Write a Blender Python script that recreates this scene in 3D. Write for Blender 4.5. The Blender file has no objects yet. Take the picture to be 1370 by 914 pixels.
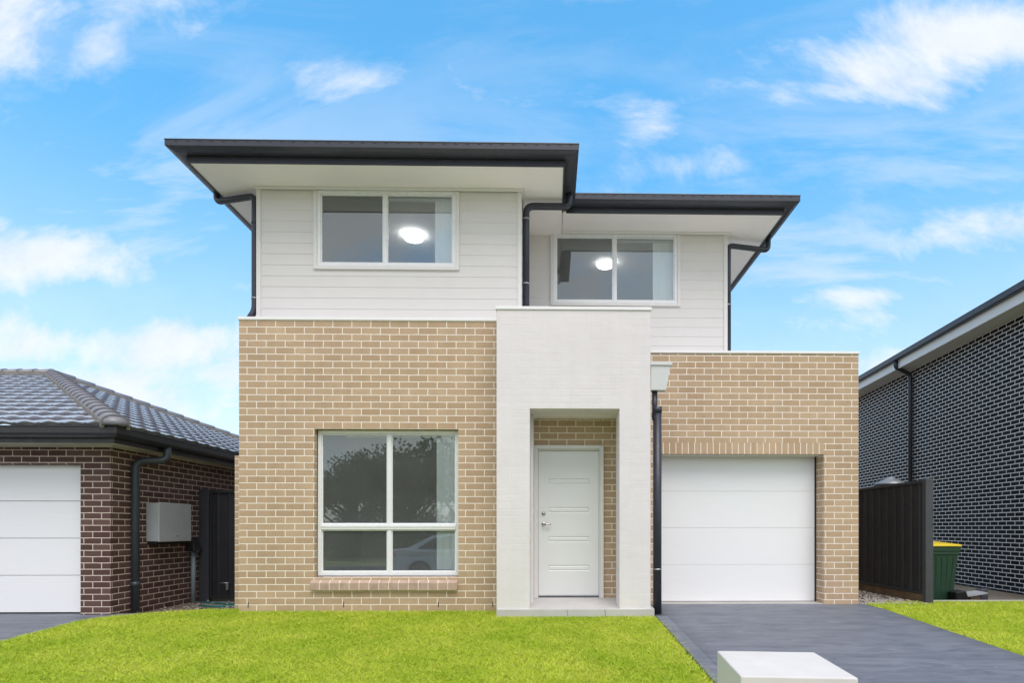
import bpy, bmesh, math, random
import numpy as np
from mathutils import Vector, Matrix

R = math.radians
rng = random.Random(7)
nrng = np.random.default_rng(11)
scene = bpy.context.scene
col = scene.collection

# ------------------------------------------------------------------ camera
EYE = 1.05
cam_d = bpy.data.cameras.new('camera')
cam = bpy.data.objects.new('camera', cam_d)
col.objects.link(cam)
cam.location = (0, 0, EYE)
cam.rotation_euler = (R(90), 0, R(-1.0))
cam_d.sensor_width = 36.0
cam_d.lens = 780.0 / 1370.0 * 36.0
cam_d.shift_x = -0.0474
cam_d.shift_y = 0.1832
cam_d.clip_start = 0.05
cam_d.clip_end = 3000
scene.camera = cam

# ------------------------------------------------------------------ sky, sun, exposure
SUN_EL, SUN_AZ = 60.0, 165.0
EXPOSURE = 0.62
SKY_STRENGTH = 0.14
scene.view_settings.view_transform = 'Standard'
scene.view_settings.look = 'None'
scene.view_settings.gamma = 1.0
scene.view_settings.use_curve_mapping = False
scene.view_settings.exposure = EXPOSURE

world = bpy.data.worlds.new('World')
scene.world = world
world.use_nodes = True


class NT:
    """small helper round a node tree"""
    def __init__(self, tree):
        self.t = tree

    def new(self, kind, **kw):
        n = self.t.nodes.new(kind)
        for k, v in kw.items():
            setattr(n, k, v)
        return n

    def put(self, sock, v):
        if hasattr(v, 'is_output'):
            self.t.links.new(v, sock)
        elif v is not None:
            if hasattr(sock.default_value, '__len__') and not hasattr(v, '__len__'):
                v = [v] * len(sock.default_value)
            if hasattr(v, '__len__') and len(sock.default_value) == 4 and len(v) == 3:
                v = tuple(v) + (1,)
            sock.default_value = v

    def math(self, op, a, b=None, c=None, clamp=False):
        n = self.new('ShaderNodeMath', operation=op, use_clamp=clamp)
        self.put(n.inputs[0], a)
        if b is not None: self.put(n.inputs[1], b)
        if c is not None: self.put(n.inputs[2], c)
        return n.outputs[0]

    def vmath(self, op, a, b=None):
        n = self.new('ShaderNodeVectorMath', operation=op)
        self.put(n.inputs[0], a)
        if b is not None: self.put(n.inputs[1], b)
        return n.outputs[0]

    def mix(self, f, a, b, blend='MIX'):
        n = self.new('ShaderNodeMix', data_type='RGBA', blend_type=blend)
        self.put(n.inputs[0], f); self.put(n.inputs[6], a); self.put(n.inputs[7], b)
        return n.outputs[2]

    def noise(self, vec, scale, detail=4, rough=0.55, dist=0.0, color=False):
        n = self.new('ShaderNodeTexNoise')
        if vec is not None: self.put(n.inputs['Vector'], vec)
        n.inputs['Scale'].default_value = scale
        n.inputs['Detail'].default_value = detail
        n.inputs['Roughness'].default_value = rough
        n.inputs['Distortion'].default_value = dist
        return n.outputs['Color' if color else 'Fac']

    def rng(self, v, a, b, c=0.0, d=1.0, smooth=False):
        n = self.new('ShaderNodeMapRange')
        if smooth: n.interpolation_type = 'SMOOTHSTEP'
        self.put(n.inputs[0], v)
        for i, q in enumerate((a, b, c, d)): n.inputs[i + 1].default_value = q
        return n.outputs[0]

    def scale(self, vec, s):
        n = self.new('ShaderNodeMapping')
        self.put(n.inputs[0], vec)
        n.inputs['Scale'].default_value = s
        return n.outputs[0]


def build_world():
    nt = world.node_tree
    nt.nodes.clear()
    g = NT(nt)
    tc = g.new('ShaderNodeTexCoord')
    d = tc.outputs['Generated']
    sep = g.new('ShaderNodeSeparateXYZ')
    g.put(sep.inputs[0], d)
    x, y, z = sep.outputs
    sky = g.new('ShaderNodeTexSky', sky_type='NISHITA')
    sky.sun_disc = False
    sky.sun_elevation = R(SUN_EL)
    sky.sun_rotation = R(SUN_AZ)
    sky.air_density = 1.0
    sky.dust_density = 0.6
    sky.ozone_density = 2.0
    hs = g.new('ShaderNodeHueSaturation')
    g.put(hs.inputs['Color'], sky.outputs[0])
    hs.inputs['Hue'].default_value = 0.481
    hs.inputs['Saturation'].default_value = 1.27
    g.put(hs.inputs['Value'], g.rng(z, 0.05, 0.6, 1.0, 1.6))
    ay = g.math('ADD', g.math('ABSOLUTE', y), 0.06)
    u = g.math('DIVIDE', x, ay)
    v = g.math('DIVIDE', z, ay)
    cb = g.new('ShaderNodeCombineXYZ')
    g.put(cb.inputs[0], u); g.put(cb.inputs[1], g.math('MULTIPLY', v, 1.5)); g.put(cb.inputs[2], g.math('MULTIPLY', y, 3.0))
    n1 = g.noise(cb.outputs[0], 3.6, 11, 0.64, 0.45)
    n2 = g.noise(cb.outputs[0], 9.0, 6, 0.6, 0.2)
    nn = g.math('ADD', g.math('MULTIPLY', n1, 0.75), g.math('MULTIPLY', n2, 0.25))
    # broad cloud banks: direction (u, v), widths and strength
    banks = [(-0.90, 0.83, 0.13, 0.11, 0.95), (-0.86, 0.92, 0.20, 0.05, 0.7), (-0.63, 0.86, 0.09, 0.07, 0.75), (-0.70, 0.75, 0.05, 0.05, 0.55),
             (-0.33, 0.715, 0.085, 0.024, 0.30), (0.03, 0.89, 0.14, 0.04, 0.62),
             (0.70, 0.79, 0.17, 0.045, 0.80), (0.54, 0.735, 0.12, 0.045, 0.72), (0.44, 0.70, 0.12, 0.025, 0.55), (0.36, 0.70, 0.10, 0.025, 0.36),
             (0.18, 0.65, 0.08, 0.03, 0.26), (0.26, 0.585, 0.09, 0.022, 0.40), (0.12, 0.50, 0.14, 0.02, 0.62),
             (0.76, 0.49, 0.12, 0.045, 0.8), (0.62, 0.465, 0.14, 0.03, 0.6), (0.50, 0.33, 0.2, 0.03, 0.5),
             (-0.80, 0.42, 0.22, 0.045, 0.75), (-0.92, 0.46, 0.14, 0.03, 0.55), (-0.72, 0.29, 0.30, 0.045, 0.82), (-0.85, 0.23, 0.35, 0.04, 0.72), (-0.46, 0.385, 0.06, 0.016, 0.6), (-0.40, 0.49, 0.08, 0.02, 0.45),
             (-0.62, 0.19, 0.30, 0.04, 0.8), (0.62, 0.25, 0.30, 0.05, 0.7), (0.45, 0.37, 0.12, 0.02, 0.6), (0.8, 0.93, 0.1, 0.03, 0.5)]
    tot = None
    for (cu, cv, ru, rv, a) in banks:
        p = g.math('DIVIDE', g.math('SUBTRACT', u, cu), ru)
        q = g.math('DIVIDE', g.math('SUBTRACT', v, cv), rv)
        r2 = g.math('ADD', g.math('MULTIPLY', p, p), g.math('MULTIPLY', q, q))
        e = g.math('MULTIPLY', g.math('EXPONENT', g.math('MULTIPLY', r2, -0.55)), a)
        tot = e if tot is None else g.math('MAXIMUM', tot, e)
    front = g.rng(y, -0.05, 0.12, 0, 1, True)
    tot = g.math('MULTIPLY', tot, front)
    back = g.math('MULTIPLY', g.rng(y, 0.05, -0.3, 0, 1, True), 0.72)       # overcast added behind the photographer for soft white light; panes mirror it grey
    zen = g.math('MULTIPLY', g.rng(z, 0.72, 0.86, 0, 1, True), 0.8)             # unseen overcast added overhead to neutralise the blue top light
    tot = g.math('ADD', tot, g.math('MAXIMUM', back, zen))
    hot = g.math('MAXIMUM', g.math('SUBTRACT', 1.0, front), g.rng(z, 0.72, 0.86, 0, 1, True))
    t = g.math('ADD', tot, g.math('MULTIPLY', g.math('SUBTRACT', nn, 0.5), 2.4))
    alpha = g.math('MULTIPLY', g.rng(t, 0.10, 0.92, 0, 1, True), 0.93)
    hz = g.rng(z, 0.0, 0.55, 0.75, 0.0, True)                               # thin veil low over the horizon
    thin = g.noise(g.scale(cb.outputs[0], (1.0, 2.6, 1.0)), 1.7, 9, 0.62, 0.6)   # thin streaky veil
    alpha = g.math('MAXIMUM', alpha, g.math('MULTIPLY', g.rng(thin, 0.42, 0.66, 0, 1, True), g.rng(z, 0.22, 0.60, 0.85, 0.13)))
    alpha = g.math('MAXIMUM', alpha, hz)
    cc = g.mix(hot, g.mix(g.rng(n2, 0.3, 0.7), (4.0, 4.25, 4.7), (4.6, 4.75, 5.0)), (5.75, 5.5, 5.45))
    c = g.mix(alpha, hs.outputs[0], cc)
    bg = g.new('ShaderNodeBackground')
    g.put(bg.inputs[0], c)
    bg.inputs[1].default_value = SKY_STRENGTH
    out = g.new('ShaderNodeOutputWorld')
    nt.links.new(bg.outputs[0], out.inputs[0])


build_world()

sun_d = bpy.data.lights.new('sun', 'SUN')
sun_d.energy = 1.45
sun_d.angle = R(40)
sun_d.color = (1.0, 0.915, 0.865)
sun = bpy.data.objects.new('sun', sun_d)
col.objects.link(sun)
sv = Vector((math.sin(R(SUN_AZ)) * math.cos(R(SUN_EL)), math.cos(R(SUN_AZ)) * math.cos(R(SUN_EL)), math.sin(R(SUN_EL))))
sun.rotation_euler = sv.to_track_quat('Z', 'Y').to_euler()
sun.location = sv * 60

# ------------------------------------------------------------------ materials
MATS = {}


def material(name):
    m = bpy.data.materials.new(name)
    m.use_nodes = True
    m.node_tree.nodes.clear()
    g = NT(m.node_tree)
    out = g.new('ShaderNodeOutputMaterial')
    MATS[name] = m
    return m, g, out


def pbsdf(g, out, color, rough=0.6, metal=0.0, spec=0.5, bump=None, bstr=0.3, bdist=0.01):
    b = g.new('ShaderNodeBsdfPrincipled')
    g.put(b.inputs['Base Color'], color)
    g.put(b.inputs['Roughness'], rough)
    b.inputs['Metallic'].default_value = metal
    b.inputs['Specular IOR Level'].default_value = spec
    if bump is not None:
        n = g.new('ShaderNodeBump')
        n.inputs['Strength'].default_value = bstr
        n.inputs['Distance'].default_value = bdist
        g.put(n.inputs['Height'], bump)
        g.t.links.new(n.outputs[0], b.inputs['Normal'])
    g.t.links.new(b.outputs[0], out.inputs[0])
    return b


def plain(name, c, rough=0.5, metal=0.0, var=0.06, scale=6.0, spec=0.5, bstr=0.05, fine=60.0):
    """painted, moulded or rendered surface: a base colour with faint mottling and grain"""
    m, g, out = material(name)
    tc = g.new('ShaderNodeTexCoord').outputs['Object']
    n = g.noise(tc, scale, 5, 0.6)
    f = g.rng(n, 0.3, 0.7, 1 - var, 1 + var)
    cm = g.vmath('SCALE', c + (0,) if False else c)
    sc = cm.node
    sc.operation = 'SCALE'
    g.put(sc.inputs['Scale'], f)
    ro = g.rng(g.noise(tc, scale * 2.3, 4), 0.3, 0.7, max(0.02, rough - 0.08), min(1, rough + 0.08))
    pbsdf(g, out, cm, ro, metal, spec, g.noise(tc, fine, 3), bstr, 0.004)
    return m


def brick(name, c1, c2, mortar, spec=0.35, *, bw=0.24, rh=0.086, joint=0.0062, var=0.22, rough=0.75, bstr=0.6, offset=0.5, stain=0.10, painted=False):
    m, g, out = material(name)
    uv = g.new('ShaderNodeUVMap').outputs[0]
    tc = g.new('ShaderNodeTexCoord').outputs['Object']
    # slightly uneven joints
    wob = g.vmath('SUBTRACT', g.noise(tc, 14, 2, color=True), (0.5, 0.5, 0.5))
    ws = g.new('ShaderNodeVectorMath', operation='SCALE')
    g.put(ws.inputs[0], wob); ws.inputs['Scale'].default_value = 0.006
    uvw = g.vmath('ADD', uv, ws.outputs[0])
    b = g.new('ShaderNodeTexBrick')
    b.offset = offset
    b.inputs['Scale'].default_value = 1.0
    b.inputs['Brick Width'].default_value = bw
    b.inputs['Row Height'].default_value = rh
    b.inputs['Mortar Size'].default_value = joint
    b.inputs['Mortar Smooth'].default_value = 0.25
    b.inputs['Bias'].default_value = 0.0
    b.inputs['Color1'].default_value = (0, 0, 0, 1)
    b.inputs['Color2'].default_value = (1, 1, 1, 1)
    b.inputs['Mortar'].default_value = (0.5, 0.5, 0.5, 1)
    g.put(b.inputs['Vector'], uvw)
    base = g.mix(b.outputs['Color'], c1, c2)
    grain = g.noise(tc, 55, 6, 0.7)
    patch = g.noise(tc, 1.3, 5, 0.6)
    streak = g.noise(g.scale(uv, (9, 1.2, 1)), 1.0, 4, 0.6)
    f = g.math('ADD', g.rng(grain, 0.25, 0.75, 1 - var, 1 + var), g.rng(patch, 0.3, 0.7, -stain, stain))
    f = g.math('ADD', f, g.rng(streak, 0.3, 0.7, -stain * 0.5, stain * 0.5))
    sc = g.new('ShaderNodeVectorMath', operation='SCALE')
    g.put(sc.inputs[0], base); g.put(sc.inputs['Scale'], f)
    mo = g.new('ShaderNodeVectorMath', operation='SCALE')
    g.put(mo.inputs[0], mortar)
    g.put(mo.inputs['Scale'], g.rng(g.noise(tc, 25, 5, 0.7), 0.3, 0.7, 0.86, 1.08))
    colr = g.mix(b.outputs['Fac'], sc.outputs[0], mo.outputs[0])
    inv = g.math('SUBTRACT', 1.0, b.outputs['Fac'])
    h = g.math('ADD', g.math('MULTIPLY', inv, 1.0), g.math('MULTIPLY', grain, 0.35))
    if painted:
        colr = sc.outputs[0]
        big = g.noise(g.scale(uv, (4, 12, 1)), 1.0, 4, 0.6)
        h = g.math('ADD', g.math('MULTIPLY', inv, g.rng(g.noise(tc, 2.2, 3), 0.42, 0.70, 0.0, 0.8)), g.math('ADD', g.math('MULTIPLY', grain, 0.3), g.math('MULTIPLY', big, 0.9)))
    pbsdf(g, out, colr, rough, 0, spec, h, bstr, 0.006)
    return m


TAN = brick('tan_brick', (0.430, 0.302, 0.192), (0.500, 0.365, 0.240), (0.88, 0.80, 0.69), stain=0.09, var=0.10)
TAN_SOLDIER = brick('tan_soldier_brick', (0.430, 0.302, 0.192), (0.500, 0.365, 0.240), (0.88, 0.80, 0.69), bw=0.40, offset=0.0, var=0.10)
PAINTED = brick('painted_brick', (0.71, 0.675, 0.68), (0.73, 0.695, 0.70), (0.7, 0.68, 0.675), var=0.03, rough=0.7, bstr=0.36, stain=0.035, painted=True)
BROWN = brick('brown_brick', (0.078, 0.040, 0.033), (0.125, 0.072, 0.060), (0.72, 0.60, 0.51), joint=0.0062, var=0.25)
DARK = brick('charcoal_brick', (0.009, 0.009, 0.011), (0.024, 0.024, 0.028), (0.90, 0.89, 0.88), spec=0.12, joint=0.0082, var=0.35, rough=0.7, stain=0.15)

CLAD = plain('cladding_paint', (0.665, 0.642, 0.622), 0.55, var=0.02, scale=3)
TRIM = plain('window_trim_paint', (0.70, 0.685, 0.665), 0.5, var=0.02)
SOFFIT = plain('eave_lining', (0.88, 0.835, 0.815), 0.7, var=0.02, scale=2)
WHITE_METAL = plain('white_metal', (0.80, 0.80, 0.80), 0.35, var=0.015)
ALU = plain('white_aluminium', (0.78, 0.79, 0.80), 0.3, var=0.01)
CHARCOAL = plain('charcoal_metal', (0.031, 0.034, 0.048), 0.38, var=0.12, scale=9)
SLOT = plain('slot_shadow_gap', (0.012, 0.012, 0.014), 0.7)
BLACK_METAL = plain('black_metal', (0.022, 0.023, 0.026), 0.42, var=0.12)
FENCE_METAL = plain('fence_sheet', (0.019, 0.0205, 0.026), 0.5, var=0.15, scale=3)
POST_METAL = plain('fence_post_metal', (0.048, 0.051, 0.062), 0.4, var=0.15)
DOWNPIPE_GREY = plain('bluish_downpipe', (0.045, 0.058, 0.068), 0.4, var=0.12)
ZINC = plain('zinc_clip', (0.45, 0.46, 0.47), 0.35, metal=0.8)
CHROME = plain('brushed_chrome', (0.55, 0.54, 0.52), 0.25, metal=1.0)
DOOR_PAINT = plain('door_paint', (0.74, 0.75, 0.745), 0.4, var=0.012)
GREY_BOX = plain('grey_powdercoat', (0.43, 0.46, 0.48), 0.45, var=0.06)
PVC = plain('grey_pvc', (0.20, 0.25, 0.28), 0.45, var=0.08)
TIMBER = plain('treated_timber', (0.16, 0.105, 0.058), 0.75, var=0.3, scale=4)
BIN_GREEN = plain('bin_green_plastic', (0.012, 0.052, 0.026), 0.5, var=0.12)
BIN_YELLOW = plain('bin_yellow_plastic', (0.72, 0.55, 0.02), 0.45, var=0.06)
RUBBER = plain('black_rubber', (0.015, 0.015, 0.016), 0.75)
GALV = plain('galvanised', (0.24, 0.26, 0.28), 0.4, metal=0.4, var=0.1)
CEMENT = plain('mortar_bedding', (0.20, 0.185, 0.16), 0.9, var=0.25, scale=12, bstr=0.3)
ROOM = plain('room_paint', (0.66, 0.67, 0.66), 0.8, var=0.01)
FLOORING = plain('room_floor', (0.32, 0.29, 0.26), 0.6, var=0.1)
BLIND = plain('blind_fabric', (0.90, 0.93, 0.93), 0.8, var=0.02)
RENDER = plain('letterbox_render', (0.62, 0.60, 0.575), 0.75, var=0.05, scale=5, bstr=0.12, fine=90)
RIDGE = plain('ridge_cap_concrete', (0.20, 0.20, 0.225), 0.4, var=0.12, scale=4)
HOSE = plain('hose_green', (0.03, 0.16, 0.15), 0.45, var=0.1)
CARDBOARD = plain('brown_board', (0.20, 0.135, 0.085), 0.85, var=0.15)
GREY_SHEET = plain('grey_sheet', (0.32, 0.34, 0.36), 0.6, var=0.12)
BLACK_SHEET = plain('black_plastic_sheet', (0.012, 0.012, 0.013), 0.45)
CAR_PAINT = plain('silver_car_paint', (0.78, 0.80, 0.83), 0.25, metal=0.0, var=0.02)
CAR_GLASS = plain('car_glass', (0.02, 0.024, 0.028), 0.06)
TAIL_RED = plain('tail_lamp_red', (0.45, 0.02, 0.02), 0.2)
LAMP_CLEAR = plain('lamp_clear', (0.7, 0.7, 0.7), 0.15)
BARK = plain('bark', (0.11, 0.085, 0.065), 0.95, var=0.35, scale=7, bstr=0.5)
STONE = plain('pebble', (0.34, 0.31, 0.275), 0.85, var=0.4, scale=22)


def mat_garage_door():
    m, g, out = material('garage_door_enamel')
    tc = g.new('ShaderNodeTexCoord').outputs['Object']
    n = g.noise(g.scale(tc, (2.5, 2.5, 60)), 1.0, 5, 0.65, 0.4)
    c = g.mix(g.rng(n, 0.3, 0.7), (0.83, 0.835, 0.84), (0.855, 0.86, 0.865))
    pbsdf(g, out, c, 0.42, 0, 0.4, n, 0.10, 0.003)
    return m


def mat_concrete(name, a, b, scale=2.0, rough=0.85, bstr=0.25):
    m, g, out = material(name)
    tc = g.new('ShaderNodeTexCoord').outputs['Object']
    n = g.noise(tc, scale, 7, 0.65, 0.3)
    f = g.noise(tc, 90, 4, 0.7)
    c = g.mix(g.rng(n, 0.3, 0.7), a, b)
    c = g.mix(g.math('MULTIPLY', g.rng(f, 0.35, 0.7), 0.25), c, tuple(q * 0.7 for q in a))
    pbsdf(g, out, c, rough, 0, 0.4, g.math('ADD', f, g.math('MULTIPLY', n, 0.5)), bstr, 0.006)
    return m


def mat_driveway():
    m, g, out = material('driveway_coating')
    tc = g.new('ShaderNodeTexCoord').outputs['Object']
    brush = g.noise(g.scale(tc, (1.3, 4.5, 1)), 1.6, 8, 0.68, 0.9)
    big = g.noise(tc, 0.7, 4, 0.6, 0.4)
    fine = g.noise(tc, 120, 4, 0.75)
    spk = g.noise(tc, 28, 2, 0.5)
    c = g.mix(g.rng(brush, 0.32, 0.68), (0.098, 0.114, 0.146), (0.212, 0.232, 0.274))
    c = g.mix(g.math('MULTIPLY', g.rng(big, 0.35, 0.65), 0.35), c, (0.14, 0.148, 0.175))
    c = g.mix(g.rng(spk, 0.74, 0.80, 0, 0.7), c, (0.33, 0.34, 0.37))
    c = g.mix(g.math('MULTIPLY', g.rng(fine, 0.4, 0.7), 0.3), c, (0.06, 0.066, 0.088))
    pbsdf(g, out, c, 0.62, 0, 0.4, g.math('ADD', fine, brush), 0.3, 0.006)
    return m


def mat_grass_soil():
    m, g, out = material('grass_thatch')
    tc = g.new('ShaderNodeTexCoord').outputs['Object']
    c = g.mix(g.rng(g.noise(tc, 3.0, 6, 0.7), 0.3, 0.7), (0.36, 0.42, 0.03), (0.46, 0.50, 0.05))
    c = g.mix(g.math('MULTIPLY', g.rng(g.noise(tc, 60, 4, 0.7), 0.4, 0.7), 0.6), c, (0.20, 0.29, 0.015))
    pbsdf(g, out, c, 0.9, 0, 0.2, g.noise(tc, 70, 4, 0.7), 0.6, 0.02)
    return m


def mat_blades():
    m, g, out = material('grass_blades')
    tc = g.new('ShaderNodeTexCoord').outputs['Object']
    at = g.new('ShaderNodeAttribute', attribute_name='tint', attribute_type='GEOMETRY')
    r = at.outputs['Fac']
    c = g.mix(r, (0.45, 0.57, 0.04), (0.67, 0.74, 0.10))
    c = g.mix(g.rng(r, 0.90, 0.94), c, (0.50, 0.47, 0.16))
    p1 = g.noise(tc, 1.1, 5, 0.65)
    c = g.mix(g.math('MULTIPLY', g.rng(p1, 0.40, 0.62), 0.7), c, (0.34, 0.50, 0.02))
    p2 = g.noise(g.vmath('ADD', tc, (7, 3, 0)), 2.4, 5, 0.7)
    c = g.mix(g.math('MULTIPLY', g.rng(p2, 0.50, 0.70), 0.6), c, (0.70, 0.72, 0.12))
    d = g.new('ShaderNodeBsdfPrincipled')
    g.put(d.inputs['Base Color'], c)
    d.inputs['Roughness'].default_value = 0.55
    d.inputs['Specular IOR Level'].default_value = 0.25
    t = g.new('ShaderNodeBsdfTranslucent')
    g.put(t.inputs[0], c)
    mx = g.new('ShaderNodeMixShader')
    mx.inputs[0].default_value = 0.3
    g.t.links.new(d.outputs[0], mx.inputs[1]); g.t.links.new(t.outputs[0], mx.inputs[2])
    g.t.links.new(mx.outputs[0], out.inputs[0])
    return m


def mat_leaves():
    m, g, out = material('tree_leaves')
    tc = g.new('ShaderNodeTexCoord').outputs['Object']
    c = g.mix(g.rng(g.noise(tc, 1.5, 3), 0.3, 0.7), (0.08, 0.105, 0.05), (0.15, 0.17, 0.09))
    pbsdf(g, out, c, 0.6, 0, 0.3)
    return m


def mat_ground():
    m, g, out = material('bare_ground')
    tc = g.new('ShaderNodeTexCoord').outputs['Object']
    c = g.mix(g.rng(g.noise(tc, 0.8, 8, 0.7), 0.35, 0.65), (0.20, 0.165, 0.12), (0.30, 0.265, 0.21))
    c = g.mix(g.math('MULTIPLY', g.rng(g.noise(tc, 45, 5, 0.8), 0.4, 0.65), 0.5), c, (0.13, 0.11, 0.085))
    pbsdf(g, out, c, 0.95, 0, 0.2, g.noise(tc, 40, 5, 0.7), 0.5, 0.02)
    return m


def mat_verge():
    m, g, out = material('verge_grass')
    tc = g.new('ShaderNodeTexCoord').outputs['Object']
    c = g.mix(g.rng(g.noise(tc, 0.9, 7, 0.7), 0.4, 0.6), (0.12, 0.19, 0.03), (0.48, 0.42, 0.22))
    pbsdf(g, out, c, 0.95, 0, 0.2, g.noise(tc, 30, 5, 0.7), 0.6, 0.03)
    return m


def mat_tiles():
    m, g, out = material('grey_roof_tile')
    tc = g.new('ShaderNodeTexCoord').outputs['Object']
    n = g.noise(tc, 3.1, 5, 0.65)
    c = g.mix(g.rng(n, 0.3, 0.7), (0.33, 0.345, 0.39), (0.42, 0.435, 0.475))
    c = g.mix(g.math('MULTIPLY', g.rng(g.noise(tc, 40, 4, 0.7), 0.4, 0.7), 0.3), c, (0.10, 0.10, 0.11))
    pbsdf(g, out, c, g.rng(n, 0.3, 0.7, 0.24, 0.36), 0, 0.75, g.noise(tc, 60, 3), 0.12, 0.004)
    return m


def mat_glass():
    """clear float glass: see-through with a mirror reflection that grows at grazing angles"""
    m, g, out = material('window_glass')
    lw = g.new('ShaderNodeLayerWeight')
    lw.inputs['Blend'].default_value = 0.28
    f = g.rng(lw.outputs['Fresnel'], 0.0, 1.0, 0.13, 1.0)
    tr = g.new('ShaderNodeBsdfTransparent')
    tr.inputs[0].default_value = (0.93, 0.965, 0.96, 1)
    gl = g.new('ShaderNodeBsdfGlossy')
    gl.inputs['Roughness'].default_value = 0.0
    gl.inputs['Color'].default_value = (0.86, 0.95, 0.98, 1)
    tc = g.new('ShaderNodeTexCoord').outputs['Object']
    bm_ = g.new('ShaderNodeBump')
    bm_.inputs['Strength'].default_value = 0.006
    bm_.inputs['Distance'].default_value = 0.01
    g.put(bm_.inputs['Height'], g.noise(tc, 1.3, 2))
    g.t.links.new(bm_.outputs[0], gl.inputs['Normal'])
    mx = g.new('ShaderNodeMixShader')
    g.put(mx.inputs[0], f)
    g.t.links.new(tr.outputs[0], mx.inputs[1]); g.t.links.new(gl.outputs[0], mx.inputs[2])
    df = g.new('ShaderNodeBsdfDiffuse')                 # pale diffuse veil mixed in to lift the dark reflections
    df.inputs[0].default_value = (0.75, 0.78, 0.76, 1)
    md = g.new('ShaderNodeMixShader')
    g.put(md.inputs[0], g.rng(g.noise(tc, 2.5, 5, 0.65), 0.3, 0.7, 0.060, 0.090))
    g.t.links.new(mx.outputs[0], md.inputs[1]); g.t.links.new(df.outputs[0], md.inputs[2])
    g.t.links.new(md.outputs[0], out.inputs[0])
    return m


def mat_screen():
    m, g, out = material('insect_mesh')
    tr = g.new('ShaderNodeBsdfTransparent')
    df = g.new('ShaderNodeBsdfDiffuse')
    df.inputs[0].default_value = (0.02, 0.021, 0.022, 1)
    mx = g.new('ShaderNodeMixShader')
    mx.inputs[0].default_value = 0.68
    g.t.links.new(tr.outputs[0], mx.inputs[1]); g.t.links.new(df.outputs[0], mx.inputs[2])
    g.t.links.new(mx.outputs[0], out.inputs[0])
    return m


def mat_lamp():
    m, g, out = material('lit_lamp_diffuser')
    e = g.new('ShaderNodeEmission')
    e.inputs[0].default_value = (1, 0.98, 0.95, 1)
    e.inputs[1].default_value = 11.0
    g.t.links.new(e.outputs[0], out.inputs[0])
    return m


GDOOR = mat_garage_door()
PORCH = mat_concrete('porch_tile', (0.47, 0.46, 0.445), (0.56, 0.55, 0.535), 3.0, 0.6, 0.08)
CONCRETE = mat_concrete('pale_concrete', (0.36, 0.36, 0.35), (0.48, 0.47, 0.45))
ASPHALT = mat_concrete('asphalt', (0.05, 0.05, 0.052), (0.075, 0.075, 0.077), 3.0)
DRIVE = mat_driveway()
SOIL = mat_grass_soil()
BLADES = mat_blades()
LEAVES = mat_leaves()
GROUND = mat_ground()
VERGE = mat_verge()
TILES = mat_tiles()
GLASS = mat_glass()
SCREEN = mat_screen()
LAMP = mat_lamp()

# ------------------------------------------------------------------ mesh helpers
ORIGIN = {}


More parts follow.
